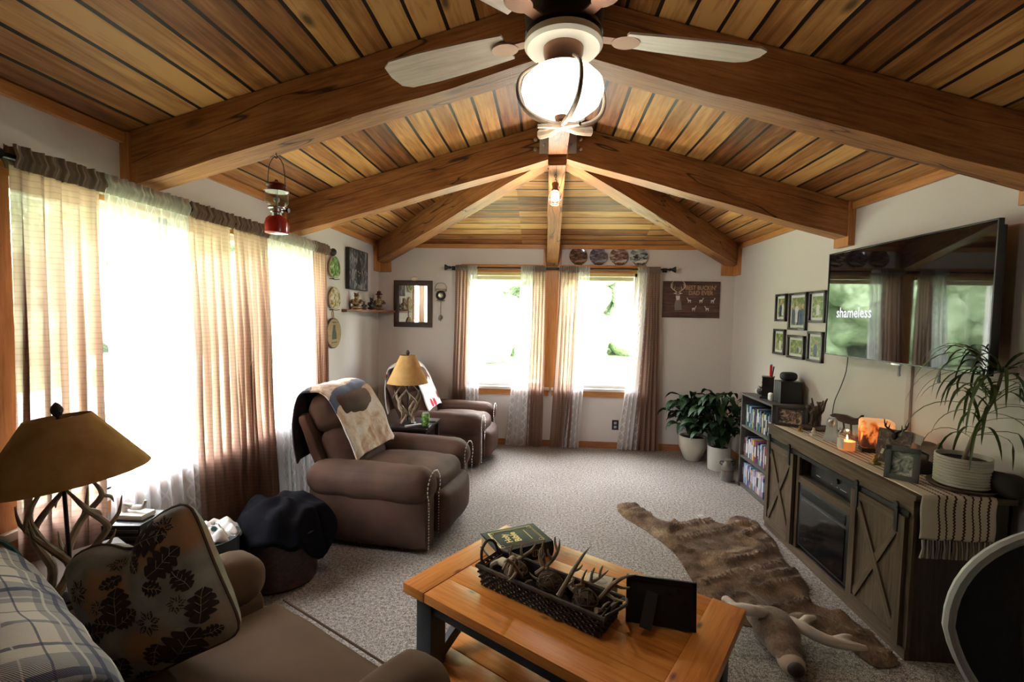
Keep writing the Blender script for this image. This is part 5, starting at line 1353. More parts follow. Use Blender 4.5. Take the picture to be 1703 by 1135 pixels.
MB().lathe([(.0001, .066), (.0035, .070), (.005, .078), (.0035, .088), (.0001, .10)], 12, cap=False).build('flame', emis('candle_flame', (1, .62, .2), 14), cn)
point('candle_light', (1.825, 2.965, CT+.09), .35, (1, .5, .18), .01)
lb_ = thing('glow_box_lamp', 'square amber glowing lamp with dark tree pattern on black base', 'lamp', (1.985, 2.96, CT), -.35)
def m_glow():
    t = NT('amber_scene_shade'); o = t.obj(); s = t.n('ShaderNodeSeparateXYZ', {0: o}); z = s.outputs[2]
    n1 = t.noise(t.mapping(o, (1, 1, .55)), 22, 4, .6, 1).outputs[0]
    h = t.n('ShaderNodeMapRange', {0: z, 1: .02, 2: .2, 3: .28, 4: -.12}).outputs[0]
    f = t.math('ADD', n1, h)
    col = t.ramp(f, [(.42, (1, .50, .22)), (.54, (.95, .30, .06)), (.62, (.45, .08, .02)), (.70, (.06, .02, .01))])
    return t.fin(t.bsdf(col=col, rough=.4, em=col, es=.42))
MB().puff((0, 0, .112), (.165, .10, .175), .022, (.0, .004, 0), n=10).build('lamp_shade', m_glow(), lb_)
MB().box((0, 0, .012), (.15, .09, .024), bev=.005).build('base', M_BLACK, lb_)
point('box_lamp_glow', (1.985, 2.85, CT+.13), .12, (1, .42, .15), .04)
# printed card with antler silhouettes
cd_ = thing('wooden_plaque', 'brown plaque with pale marks and antler silhouettes leaning on the console', 'plaque', M=T(1.915, 2.725, CT) @ RZ(-.85) @ RX(PI/2-.3))
MB().box((0, .095, 0), (.15, .19, .012)).build('board', m_picture('brown_bark_print', [(.4, (.05, .035, .025)), (.55, (.13, .09, .06)), (.68, (.30, .23, .16))], 25), cd_)
m = MB(); m.box((.035, .18, -.004), (.07, .05, .006), M=RZ(-.3)); m.build('pale_corner_card', pm('pale_card', (.55, .52, .48), .7), cd_)
m = MB()
for x, y, w, h in ((-.055, .05, .012, .03), (-.01, .04, .007, .008), (.02, .055, .009, .022), (.035, .02, .008, .012)): m.box((x, y, .008), (w, h, .004), M=RZ(-.2))
tag(m.build('pale_marks', pm('cream_paint', (.62, .58, .48), .7), cd_), kind='stuff')
m = MB()
for sg in (-1, 1):
    m.tube([(0, .17, .012), (sg*.02, .185, .014), (sg*.045, .20, .014), (sg*.055, .24, .014)], [.006, .006, .005, .002], 6, smooth=1)
    for x, y in ((.03, .19), (.045, .2)): m.tube([(sg*x, y, .014), (sg*(x-.004), y+.03, .014)], [.004, .001], 6)
m.sph((0, .155, .012), (.014, .022, .008), 8); m.build('antler_silhouette', M_BLACKM, cd_)
# animal figurine
me = fuse([('s', (0, 0, .085), (.085, .05, .055)), ('s', (-.075, 0, .085), (.045, .036, .036)), ('s', (-.115, 0, .075), (.022, .018, .016)), ('t', [(-.05, .025, .07), (-.055, .028, .01)], [.018, .014]), ('t', [(-.05, -.025, .07), (-.055, -.028, .01)], [.018, .014]), ('t', [(.05, .025, .07), (.055, .028, .01)], [.02, .015]), ('t', [(.05, -.025, .07), (.055, -.028, .01)], [.02, .015]), ('t', [(.08, 0, .10), (.10, 0, .13), (.095, 0, .155)], [.014, .014, .007]), ('s', (-.06, 0, .13), (.012, .012, .022))], .005)
tag(meshobj('animal_figurine', me, pm('taupe_carved_stone', (.16, .12, .10), .5, bump=.3), None, T(2.075, 2.69, CT) @ RZ(-PI/2+.25+PI)), 'round taupe carved animal figurine behind the grey photo frame', 'figurine')
m = MB(); m.puff((0, 0, .035), (.10, .08, .07), .03, wr=.02, n=10, seed=8); m.tube([(.03, 0, .05), (.05, .02, .09), (.03, .04, .10)], .006, 6)
tag(m.build('dark_ornament', pm('black_rough_wood', (.018, .014, .012), .7, bump=.8), None, T(1.955, 2.575, CT)), 'black lumpy ornament between the grey photo frame and the ribbed plant pot', 'ornament')
def tiny(lab, x, y, mat, seed, sc_=1, kind=0):
    m = MB(); m.box((0, 0, .006*sc_), (.03*sc_, .03*sc_, .012*sc_), bev=.002)
    m.sph((0, 0, .022*sc_), (.011*sc_, .009*sc_, .012*sc_), 8); m.sph((0, 0, .038*sc_), .007*sc_, 6)
    if kind: m.tube([(0, 0, .015), (.012, 0, .035), (.02, 0, .055)], .003, 5)
    return tag(m.build('trinket', mat, None, T(x, y, CT)), lab, 'figurine')
brass = pm('aged_brass', (.40, .28, .10), .35, .8)
tiny('tiny brass trinket in front of the far photo frame', 1.785, 3.42, brass, 1)
tiny('tiny pale trinket on a stand left of the mantel clock', 1.83, 3.33, pm('pale_ceramic', (.6, .55, .48), .5), 2, 1.25)
tiny('tiny brass and glass trinket in front of the brown plaque', 1.815, 2.70, brass, 3, 1.3, 1)
for (x, y, lab) in ((1.775, 3.36, 'thin pale strip lying near the front edge left of the clock'), (1.81, 3.25, 'thin pale strip lying in front of the mantel clock')):
    tag(MB().box((0, 0, .003), (.035, .09, .005), M=T(x, y, CT) @ RZ(.2)).build('domino_strip', pm('cream_strip', (.55, .5, .42), .6)), lab, 'trinket')
# ribbed pot with dracaena
pt = thing('potted_dracaena', 'white ribbed pot with a drooping narrow-leaved plant on the console', 'potted plant', (1.985, 2.365, CT))
m = MB(); pr_ = [(.104, .018)]
for i in range(10): pr_ += [(.1115, .022+i*.0145), (.1165, .027+i*.0145), (.1165, .032+i*.0145), (.1115, .0360+i*.0145)]
pr_ += [(.116, .17), (.110, .171), (.108, .145), (.0001, .145)]
pr_ = [(a*.9, b*.92) for a, b in pr_]; m.lathe(pr_, 48); m.build('ribbed_pot', pm('white_ribbed_ceramic', (.52, .50, .46), .4), pt, ang=30)
MB().lathe([(.096, 0), (.096, .003), (.0001, .005)], 28, T(0, 0, .134)).build('soil', M_SOIL, pt)
MB().lathe([(.10, .0), (.12, .004), (.133, .020), (.130, .022), (.118, .010), (.0001, .010)], 40).build('saucer', pm('brown_saucer', (.12, .075, .05), .35), pt)
stem = [V((.0, -.0, .13)), V((.03, -.005, .24)), V((.055, -.02, .34)), V((.08, -.045, .45)), V((.09, -.06, .56))]
MB().tube(stem, [.009, .008, .008, .007, .006], 8, smooth=2).build('stem', pm('tan_stem', (.20, .15, .10), .7, bump=.6), pt)
M_DRA = pm('narrow_green_leaf', (.075, .13, .035), .45, var=.35, bscale=8)
def strap_leaf(mb, p, az, el, L, w, droop, xmax=None):
    P = []; d = V((math.cos(az)*math.cos(el), math.sin(az)*math.cos(el), math.sin(el))); q = V(p); n = 9
    for i in range(n+1):
        P.append(q.copy()); d = (d+V((0, 0, -droop*(i+1)/n))).normalized(); q = q+d*L/n
        if xmax is not None: q.x = min(q.x, xmax if q.z < .47 or q.y < -.05 else .03)
    vs, fs = [], []
    for i, a in enumerate(P):
        t = (P[min(i+1, n)]-P[max(i-1, 0)]).normalized(); s_ = t.cross(V((0, 0, 1))); s_ = s_.normalized() if s_.length > .01 else V((1, 0, 0))
        k = math.sin(PI*min(1, (i/n)*.92+.08))**.6*w if i < n else .0004
        up = s_.cross(t)*k*.35
        vs += [a-s_*k+up, a, a+s_*k+up]
    for i in range(n): fs += [(3*i, 3*i+1, 3*i+4, 3*i+3), (3*i+1, 3*i+2, 3*i+5, 3*i+4)]
    mb.add(vs, fs)
r = random.Random(21)
leaves = []
for k in range(60):
    f = k/46; i = min(3, int(1.4+f*2.6)); a = stem[i].lerp(stem[i+1], r.random())
    if f > .75: a = stem[4]
    m = MB(); strap_leaf(m, a, r.uniform(0, 2*PI), r.uniform(.0, 1.1), r.uniform(.26, .44), .0066, r.uniform(.42, .85), .165)
    m.build('leaf', M_DRA, pt, ang=0)
m = MB(); m.puff((0, 0, .045), (.12, .24, .10), .045, (0, 0, .012), wr=.018, n=12, seed=4)
tag(m.build('black_bag', pm('black_nylon', (.010, .010, .011), .6), None, T(2.095, 2.30, CT) @ RZ(-.1) @ RX(-.12)), 'black soft bag lying behind the ribbed plant pot at the console end', 'bag')

# ------------------------------------------------------------------ bookcase with film cases
BX0, BX1, BY0, BY1, BZ = 1.86, 2.14, 3.985, 4.60, .885
bcase = thing('bookcase', 'small dark grey bookcase of films beside the console', 'bookcase', (BX0, BY0, 0))
def bb(x0, y0, z0, x1, y1, z1, nm, mat=None): MB().b2((x0-BX0, y0-BY0, z0), (x1-BX0, y1-BY0, z1)).build(nm, mat or M_GW2, bcase)
M_GW2 = woodmat('charcoal_oak', (.05, .045, .042), (.085, .078, .072), (.13, .12, .11), knots=0)
bb(BX0, BY0, 0, BX1, BY0+.018, BZ-.018, 'side_panel'); bb(BX0, BY1-.018, 0, BX1, BY1, BZ-.018, 'side_panel')
bb(BX0-.004, BY0-.004, BZ-.018, BX1, BY1+.004, BZ, 'top_panel'); bb(BX1-.008, BY0+.018, .0, BX1, BY1-.018, BZ-.018, 'back_panel')
SH = (.035, .297, .588)
for z in SH: bb(BX0+.004, BY0+.018, z-.018, BX1-.008, BY1-.018, z, 'shelf')
bb(BX0+.012, BY0+.018, 0, BX0+.024, BY1-.018, .017, 'kick_board')
CCOL = {'white': (.62, .64, .68), 'pale blue': (.30, .42, .60), 'blue': (.09, .14, .27), 'navy': (.02, .035, .11), 'red': (.26, .04, .05), 'pink': (.50, .34, .42), 'yellow': (.52, .44, .10), 'green': (.06, .20, .07), 'teal': (.04, .25, .28), 'black': (.02, .02, .025), 'grey': (.24, .25, .27), 'orange': (.5, .18, .05), 'purple': (.14, .07, .25)}
wt = (['white']*5+['pale blue']*6+['blue']*4+['navy']*3+['pink']*3+['grey']*3+['black']*3+['red']+['yellow']+['purple']*2+['teal']+['orange'], ['white']*5+['pale blue']*3+['navy']*3+['blue']*3+['yellow']*2+['red']*3+['pink']*3+['black']*2+['orange']*2+['purple']*2+['grey']*2, ['green']*5+['yellow']*2+['white']*4+['blue']*4+['black']*4+['pale blue']*2+['teal']*2+['navy']*2)
ordn = ['first', 'second', 'third', 'fourth', 'fifth', 'sixth', 'seventh', 'eighth', 'ninth', 'tenth', 'eleventh', 'twelfth', 'thirteenth', 'fourteenth', 'fifteenth', 'sixteenth', 'seventeenth', 'eighteenth', 'nineteenth', 'twentieth']
ordn += ['twenty-'+o for o in ordn[:9]]+['thirtieth']+['thirty-'+o for o in ordn[:9]]
r = random.Random(31)
proto = {}
for si, z in enumerate(SH):
    y = BY1-.022; i = 0
    while y > BY0+.045:
        th_ = r.choice((.0145, .015, .015, .02, .025)); 
        if y-th_ < BY0+.02: break
        c_ = r.choice(wt[si]); h_ = r.choice((.19, .19, .171, .19)); cc = CCOL[c_]; c2 = CCOL[r.choice(wt[si])]
        lc_ = r.choice('aabc')
        key = (c_, th_, h_)
        o = MB().box((0, 0, 0), (.135, th_-.001, h_), bev=.001).build('film_case', pm('case_'+c_.replace(' ', '_'), cc, .3))
        p = MB().box((-.0678, 0, r.uniform(-.02, .03)), (.001, th_-.003, h_*r.uniform(.35, .6))).build('spine_label', pm('spine_print_%s' % lc_, ((.6, .6, .62), (.05, .05, .08), (.42, .44, .55))['abc'.index(lc_)], .4), o)
        o.location = (BX0+.03+.0675+r.uniform(0, .006), y-th_/2, z+h_/2+.0005)
        tag(o, '%s film case, %s from the left on the %s shelf of the bookcase' % (c_, ordn[i], ('bottom', 'middle', 'top')[si]), 'film case', 'film cases on the %s shelf' % ('bottom', 'middle', 'top')[si])
        y -= th_+r.uniform(0, .0015); i += 1
# things on the bookcase
z0 = BZ+.001
gs = thing('game_console_stand', 'black game stand with red and blue controllers on the bookcase', 'game stand', (1.985, 4.31, z0), -.45)
MB().box((0, 0, .008), (.16, .13, .016), bev=.004).build('base', M_BLACK, gs)
m = MB(); m.box((-.02, .05, .10), (.09, .006, .17)); m.box((-.02, -.05, .10), (.09, .006, .17)); m.box((.02, 0, .10), (.006, .10, .17)); m.box((-.02, 0, .188), (.10, .11, .006)); m.build('rack', M_BLACK, gs)
for i, z in enumerate((.07, .105, .14)): MB().box((-.035, 0, z), (.07, .088, .010), bev=.001).build('game_box', pm('pink_white_case', (.62, .30, .30), .35), gs)
dk = MB().box((-.015, .01, .235), (.012, .085, .09), bev=.004, M=RY(.12)).build('tablet_body', pm('slate_dock', (.10, .125, .13), .4), gs)
MB().box((-.002, -.045, .245), (.02, .022, .105), bev=.008).build('red_controller', pm('neon_red', (.85, .03, .03), .4), gs)
MB().box((-.002, .06, .28), (.02, .018, .03), bev=.006).build('blue_controller', pm('neon_blue', (.02, .30, .70), .4), gs)
MB().puff((-.03, .075, .15), (.04, .03, .07), .014, n=6).build('green_grip', pm('neon_green', (.03, .42, .28), .4), gs)
MB().puff((-.03, .072, .06), (.04, .03, .06), .014, n=6).build('purple_grip', pm('soft_lilac', (.42, .35, .5), .4), gs)
cbx = thing('speaker_cube', 'black cube box at the near end of the bookcase top', 'box', (2.04, 4.12, z0), -.1)
MB().box((0, 0, .09), (.16, .15, .18), bev=.004).build('cube_body', M_BLACK, cbx); MB().box((-.081, 0, .09), (.003, .15, .18)).build('front_panel', pm('graphite_panel', (.06, .06, .065), .4), cbx)
tag(MB().puff((0, 0, .035), (.12, .10, .07), .03, n=8).build('headset_pouch', pm('black_pouch', (.012, .012, .013), .7), None, T(2.05, 4.14, z0+.182)), 'black rounded pouch on top of the black cube box', 'pouch')
tag(MB().puff((0, 0, .035), (.035, .05, .07), .016, n=8).build('white_mouse', M_WHITE, None, T(1.925, 4.165, z0) @ RZ(.2)), 'white rounded gadget leaning in front of the black cube box', 'gadget')
su = thing('small_succulent', 'small dark spiky succulent in a round pot on the bookcase', 'potted plant', (2.0, 4.52, z0))
MB().lathe([(.02, 0), (.034, .012), (.038, .035), (.030, .055), (.0001, .052)], 20).build('round_pot', pm('dark_glaze', (.05, .045, .05), .3), su)
r = random.Random(4)
for k in range(14): m = MB(); strap_leaf(m, (0, 0, .052), k*.45*2, r.uniform(.5, 1.3), .045, .004, .2); m.build('leaf', M_LEAF, su, ang=0)
m = MB(); m.lathe([(.017, 0), (.019, .03), (.012, .04), (.0001, .04)], 16)
tag(m.build('white_jar', M_WHITE, None, T(1.99, 4.575, z0)), 'tiny white jar at the far end of the bookcase top', 'jar')

# ------------------------------------------------------------------ potted lilies and milk can
def lily(label, x, y, rt0, rt1, ph_, sph_, topz, nl, seed, mat, xmax, ymax):
    t = thing('potted_lily', label, 'potted plant', (x, y, 0))
    m = MB()
    if sph_: m.lathe([(rt0*.75, 0), (rt0*.9, .02), (rt1*1.0, ph_*.55), (rt1*1.03, ph_*.8), (rt1*.98, ph_), (rt1*.92, ph_), (rt1*.9, ph_-.03), (.0001, ph_-.03)], 40)
    else: m.lathe([(rt0*.96, 0), (rt0, .008), (rt1, ph_), (rt1*.93, ph_), (rt1*.92, ph_-.03), (.0001, ph_-.03)], 40)
    m.build('pot', mat, t, ang=30); MB().lathe([(rt1*.9, 0), (.0001, .004)], 20, T(0, 0, ph_-.028)).build('soil', M_SOIL, t)
    r = random.Random(seed); H = topz-ph_
    for k in range(nl):
        az = r.uniform(0, 2*PI); L = H*r.uniform(.22, 1.04); reach = r.uniform(.08, .32)*(1.1-.35*L/H)
        base = V((r.uniform(-.03, .03), r.uniform(-.03, .03), ph_-.03)); dirh = V((math.cos(az), math.sin(az), 0))
        tip = base+dirh*reach*.7+V((0, 0, L*.78))
        lim = V((xmax-x-.02, ymax-y-.02))
        def cl(p): return V((min(p.x, lim.x), min(p.y, lim.y), max(p.z, .02-0)))
        m = MB(); P = [base, cl(base.lerp(tip, .5)+V((0, 0, L*.10))), cl(tip)]
        m.tube(P, [.004, .003, .0025], 5, smooth=1)
        LL = r.uniform(.16, .25); w = LL*r.uniform(.17, .24); vs, fs = [], []; n = 8; d = (dirh*.8+V((0, 0, .6))).normalized(); q = cl(tip)
        sd_ = V((-dirh.y, dirh.x, 0)); sd_ = (sd_+V((0, 0, r.uniform(-.4, .4)))).normalized()
        dr = r.uniform(.35, .7)
        for i in range(n+1):
            s_ = i/n; k_ = w*(math.sin(PI*min(1, s_*.97+.03))**.75)*(1-.25*s_); up = V((0, 0, 1))*k_*.35
            a = cl(q); wob = .006*math.sin(i*2.3+seed)
            vs += [cl(a-sd_*k_+up), a+V((0, 0, wob)), cl(a+sd_*k_+up)]
            d = (d+V((0, 0, -dr*(i+1)/n))).normalized(); q = q+d*LL/n
        for i in range(n): fs += [(3*i, 3*i+1, 3*i+4, 3*i+3), (3*i+1, 3*i+2, 3*i+5, 3*i+4)]
        m.add(vs, fs); m.build('leaf', M_LEAF, t, ang=0)
    return t
lily('dark leafy peace lily in the rounded cream pot by the far wall', 1.66, 5.36, .10, .145, .27, True, .84, 84, 3, pm('cream_round_pot', (.55, .51, .44), .5, bump=.1), XR, YF-.02)
lily('tall dark leafy peace lily in the white cylinder pot beside the bookcase', 1.84, 5.06, .108, .115, .245, False, .93, 96, 8, pm('white_cylinder_pot', (.62, .61, .58), .5), XR, YF-.02)
mc = thing('milk_can', 'small grey metal milk can on the carpet beside the bookcase', 'milk can', (1.795, 4.70, 0))
MB().lathe([(.050, 0), (.056, .004), (.056, .13), (.05, .15), (.030, .172), (.028, .195), (.040, .205), (.040, .215), (.0001, .218)], 28).build('can_body', m_picture('weathered_tin', [(.4, (.15, .14, .125)), (.6, (.21, .20, .18))], 8), mc)
MB().lathe([(.0565, .10), (.058, .103), (.058, .11), (.0565, .113)], 28, cap=False).build('band', pm('rusty_band', (.15, .09, .06), .6), mc)
for sg in (-1, 1): MB().tube([(sg*.045, 0, .155), (sg*.07, 0, .165), (sg*.068, 0, .19), (sg*.035, 0, .188)], .004, 6, smooth=1).build('side_handle', M_BLACKM, mc)

# ------------------------------------------------------------------ far wall decorations
mir = thing('wall_mirror', 'dark wood framed mirror on the far wall left of the windows', 'mirror', M=Mw_far(-1.615, 1.693))
m = MB(); W_, H_, fw = .475, .565, .062
for s_ in (-1, 1): m.box((0, s_*(H_/2-fw/2), .011), (W_, fw, .022), bev=.003); m.box((s_*(W_/2-fw/2), 0, .011), (fw, H_-2*fw, .022), bev=.003)
m.build('frame', M_DARKWOOD, mir)
MB().box((0, 0, .008), (W_-2*fw+.004, H_-2*fw+.004, .004)).build('mirror_glass', pm('mirror_silver', (.82, .83, .82), .02, 1), mir)
m = MB(); m.sph((0, 0, 0), (.052, .016, .027), 10)
tag(m.build('sea_shell', pm('cream_shell', (.62, .52, .40), .35, var=.2), None, T(-1.60, YF-.02, 1.693+H_/2+.022)), 'oval cream shell on top of the dark framed mirror', 'shell')
wc = thing('hanging_gauge', 'small brass round gauge ornament with bail and chained pendant on the far wall', 'wall ornament', M=Mw_far(-1.275, 1.80))
bo = pm('tarnished_brass', (.20, .17, .10), .4, .7)
MB().lathe([(.058, 0), (.060, .02), (.05, .03), (.045, .022), (.0001, .022)], 32).build('round_case', M_BLACKM, wc)
MB().lathe([(.03, .023), (.026, .028), (.0001, .03)], 20).build('gauge_face', pm('pale_brass_face', (.55, .50, .38), .3, .4), wc)
MB().box((0, .065, .012), (.12, .03, .02), bev=.003).build('top_plate', bo, wc); MB().box((0, -.062, .012), (.10, .012, .02), bev=.003).build('bottom_plate', bo, wc)
MB().tube([(-.068, .05, .012), (-.07, .10, .014), (-.045, .14, .014), (0, .15, .014), (.045, .14, .014), (.07, .10, .014), (.068, .05, .012)], .0028, 6, smooth=2).build('bail', bo, wc)
m = MB()
for i in range(9): m.tube([(.006*math.cos(a), -.08-i*.0165+.010*math.sin(a), .012) if i % 2 else (0, -.08-i*.0165+.010*math.sin(a), .012+.006*math.cos(a)) for a in [2*PI*k/8 for k in range(8)]], .0016, 4, closed=True)
m.build('chain', bo, wc)
m = MB(); m.lathe([(.0001, -.012), (.02, -.008), (.026, 0), (.02, .008), (.0001, .012)], 20, T(0, -.265, .014)); m.tube([(0, -.235, .014), (0, -.24, .014)], .008, 6); m.tube([(0, -.29, .014), (0, -.315, .014)], [.008, .002], 6)
m.tube([(-.022, -.285, .014), (-.018, -.30, .014)], .004, 5); m.build('pendant', bo, wc)
# plates on the trim ledge above the right window
trim((.17, YF-.06, 2.163), (1.15, YF, 2.178)); trim((-1.02, YF-.04, 2.163), (-.045, YF, 2.178))
PC = [('dark brown forest scene', [(.4, (.03, .02, .015)), (.52, (.13, .07, .05)), (.64, (.32, .22, .15))]), ('purple mountain scene', [(.4, (.05, .05, .04)), (.5, (.12, .10, .13)), (.62, (.30, .32, .40))]), ('red brown winter trees', [(.4, (.08, .03, .03)), (.5, (.22, .13, .11)), (.6, (.55, .50, .42))]), ('snowy lake scene with elk', [(.42, (.03, .06, .07)), (.5, (.30, .36, .38)), (.6, (.62, .62, .58))])]
for i, (x, (dn, st)) in enumerate(zip((.362, .598, .832, 1.063), PC)):
    t = thing('decorative_plate', 'round plate with %s standing above the right far window' % dn, 'plate', M=Mw_far(x, 2.285) @ T(0, 0, .016) @ RX(-.10), group='plates above the window')
    pm_ = m_picture('plate_print_%d' % i, st, 7, 1.2, .12, (1, 2.2, 1))
    MB().lathe([(.0001, .0), (.07, .001), (.104, .011), (.105, .014), (.070, .005), (.0001, .004)], 44).build('plate_disc', pm_, t)
    m = MB()
    for sg in (-1, 1): m.tube([(sg*.035, -.106, -.010), (sg*.04, -.103, .024), (sg*.045, -.085, .026), (sg*.055, -.075, .024), (sg*.06, -.085, .02)], .003, 6, smooth=1)
    m.tube([(-.035, -.104, -.008), (.035, -.104, -.008)], .003, 6)
    m.build('wire_stand', M_BLACKM, t)
    if i == 3:
        d_ = MB(); d_.sph((-.03, -.012, .0075), (.026, .012, .002), 6); d_.sph((-.055, .0, .0075), (.009, .007, .002), 6)
        for xx in (-.045, -.035, -.02, -.01): d_.box((xx, -.03, .0075), (.004, .026, .002))
        d_.build('elk_print', pm('elk_brown', (.06, .025, .015), .3), t)
# wooden sign
sg_ = thing('wooden_sign', 'dark plank sign reading BEST BUCKIN\' DAD EVER on the far wall', 'sign', M=Mw_far(1.681, 1.794))
m = MB()
for i in range(6): m.box((0, -.212+.0707*(i+.5), .008), (.648, .0700, .016), bev=.001)
m.build('plank_board', woodmat('burnt_planks', (.035, .016, .012), (.085, .042, .032), (.17, .10, .075), knots=.3, gs=1.4), sg_)
M_SGN = pm('tan_sign_paint', (.42, .27, .16), .6); M_SGW = pm('white_sign_paint', (.62, .60, .58), .6)
text("BEST BUCKIN'", 'lettering', .070, M_SGN, sg_, T(.105, .135, .0165), .0008, bold=.0012, sx=.80); text('DAD EVER', 'lettering', .070, M_SGN, sg_, T(.105, .075, .0165), .0008, bold=.0012, sx=.85)
m = MB(); cx, cy_ = -.155, .04
m.prism([(cx-.022, cy_+.03), (cx+.022, cy_+.03), (cx+.028, cy_-.02), (cx+.045, cy_-.10), (cx+.05, cy_-.16), (cx-.03, cy_-.17), (cx-.035, cy_-.10), (cx-.02, cy_-.03)], .002, T(0, 0, .0165))
m.build('deer_bust_print', pm('grey_deer_print', (.20, .17, .15), .6), sg_)
m = MB(); m.prism([(cx-.025, cy_+.0), (cx+.025, cy_+.0), (cx+.018, cy_-.045), (cx-.012, cy_-.05)], .0012, T(0, 0, .0187))
for s2 in (-1, 1): m.prism([(cx+s2*.02, cy_+.02), (cx+s2*.055, cy_+.03), (cx+s2*.02, cy_+.04)], .0012, T(0, 0, .0187))
m.build('deer_face_print', M_SGW, sg_)
m = MB()
for s2 in (-1, 1):
    m.tube([(cx+s2*.008, cy_+.04, .018), (cx+s2*.04, cy_+.065, .018), (cx+s2*.078, cy_+.10, .018), (cx+s2*.075, cy_+.145, .018), (cx+s2*.05, cy_+.17, .018)], [.005, .005, .005, .004, .002], 6, smooth=2)
    for (a, b, c_) in ((.045, .07, .05), (.07, .09, .055), (.078, .115, .03)): m.tube([(cx+s2*a, cy_+b, .018), (cx+s2*(a-.012), cy_+b+c_, .018)], [.004, .001], 6)
m.build('antler_print', pm('pale_antler_paint', (.55, .46, .33), .6), sg_)
for j, (x, y, fl_) in enumerate(((-.02, -.012, 1), (.11, -.012, -1), (.24, -.012, -1), (.03, -.105, -1), (.185, -.105, 1))):
    m = MB(); s_ = fl_
    m.sph((x, y, .017), (.020, .010, .002), 6); m.tube([(x+s_*-.014, y+.004, .0175), (x+s_*-.024, y+.024, .0175)], [.005, .004], 5); m.sph((x+s_*-.027, y+.028, .0175), (.008, .005, .002), 5)
    for q in (-.015, -.009, .009, .015): m.box((x+q, y-.016, .0172), (.003, .022, .002))
    m.build('little_deer_print', M_SGW, sg_)
ou = thing('wall_outlet', 'black wall outlet below the right far window', 'outlet', M=Mw_far(.852, .285))
MB().box((0, 0, .003), (.075, .118, .006), bev=.002).build('cover_plate', M_BLACK, ou)
for y in (.024, -.024): MB().box((0, y, .007), (.032, .030, .003), bev=.003).build('socket', pm('grey_socket', (.42, .42, .43), .5), ou)

# ------------------------------------------------------------------ left wall decorations
cv = wall_frame('canvas_print', 'black edged dark forest print on the left wall above the corner shelf', Mw_left(4.985, 2.03), .50, .425, .006, m_picture('dark_tree_photo', [(.42, (.012, .012, .014)), (.52, (.09, .09, .095)), (.62, (.34, .33, .34))], 9, 2, .4, (2.0, .8, 1)), (), 0, M_BLACK, depth=.045, cat='picture')
MB().box((0, 0, .02), (.49, .415, .038)).build('stretched_canvas', M_BLACK, cv)
MB().box((0, 0, .0405), (.488, .413, .003)).build('printed_front', m_picture('dark_tree_photo', [], 9), cv)
m = MB(); m.prism([(-.035, -.15), (.03, -.16), (.07, -.05), (.06, .04), (.03, .11), (.0, .17), (-.03, .10), (-.07, .03), (-.06, -.06)], .0015, T(0, 0, .042)); m.build('dark_bear_print', pm('near_black_print', (.014, .013, .015), .5), cv)
m = MB()
for x, y in ((-.02, -.02), (.025, -.03), (0, -.06)): m.sph((x, y, .0435), (.012, .009, .001), 6)
tag(m.build('pink_spots_print', pm('dusty_pink_print', (.35, .22, .26), .5), cv), kind='stuff')
egg = lambda w, h, cut: [(w*math.sin(a)*(1-.15*math.cos(a)), max(h*math.cos(a), -h*cut)) for a in [2*PI*k/28 for k in range(28)]]
for i, (z, lb, st, edge) in enumerate(((2.005, 'egg shaped wood slice painted with a green forest, topmost beside the curtain', [(.38, (.03, .08, .02)), (.5, (.16, .30, .08)), (.62, (.45, .62, .35))], 0), (1.71, 'egg shaped cream wood slice with painted bird below the green one', [(.38, (.12, .12, .03)), (.46, (.42, .34, .12)), (.54, (.66, .62, .50))], 1))):
    t = thing('painted_wood_slice', lb, 'wall ornament', M=Mw_left(4.435, z) @ T(0, 0, .02))
    MB().prism(egg(.115, .108, .95), .012).build('slice', pm('light_wood_rim', (.40, .28, .16), .6), t)
    MB().prism(egg(.107, .100, .95), .002, T(0, 0, .012)).build('painted_face', m_picture('slice_paint_%d' % i, st, 12, 1.5, .2), t)
    m = MB(); m.tube([(-.06, -.115, -.018), (-.06, -.110, .028)], .003, 5); m.tube([(.06, -.115, -.018), (.06, -.110, .028)], .003, 5); m.tube([(-.06, -.112, -.016), (.06, -.112, -.016)], .003, 5); m.build('wire_stand', M_BLACKM, t)
ov = thing('oval_wood_sign', 'brown oval wooden sign hanging by a leather loop on the left wall', 'sign', M=Mw_left(4.43, 1.375))
MB().prism([(.155*math.sin(a), .145*math.cos(a)) for a in [2*PI*k/40 for k in range(40)]], .018, T(0, 0, .003)).build('slice', pm('bark_edge', (.10, .06, .035), .8, bump=.6), ov)
MB().prism([(.147*math.sin(a), .137*math.cos(a)) for a in [2*PI*k/40 for k in range(40)]], .002, T(0, 0, .021)).build('sanded_face', woodmat('tan_sign_face', (.20, .13, .05), (.33, .23, .10), (.42, .30, .14), knots=0), ov)
m = MB(); m.prism([(-.05, -.06), (.05, -.06), (.045, .0), (.025, .03), (.02, .08), (-.02, .08), (-.035, .03), (-.045, 0)], .0012, T(0, 0, .023)); m.build('figure_print', pm('dark_green_print', (.06, .07, .04), .7), ov)
m = MB()
for i in range(5): m.box((-.05+i*.025, -.09, .0235), (.014, .016, .001)); m.box((-.03+i*.015, .105, .0235), (.009, .014, .001))
tag(m.build('printed_marks', pm('dark_green_print', (.06, .07, .04), .7), ov), kind='stuff')
MB().tube([(-.012, .135, .012), (-.018, .19, .008), (0, .232, .006), (.018, .19, .008), (.012, .135, .012)], .004, 6, smooth=1).build('leather_loop', pm('tan_leather', (.35, .25, .15), .6), ov)
shf = MB(); shf.prism([(XL+.001, 4.64), (XL+.05, 4.66), (XL+.10, 4.9), (XL+.13, 5.2), (XL+.20, 5.5), (XL+.22, YF-.002), (XL+.001, YF-.002)], .026, T(0, 0, 1.583), ax=1)
tag(shf.build('corner_shelf', M_SHELF), 'live edge brown wood shelf in the far left corner', 'shelf')
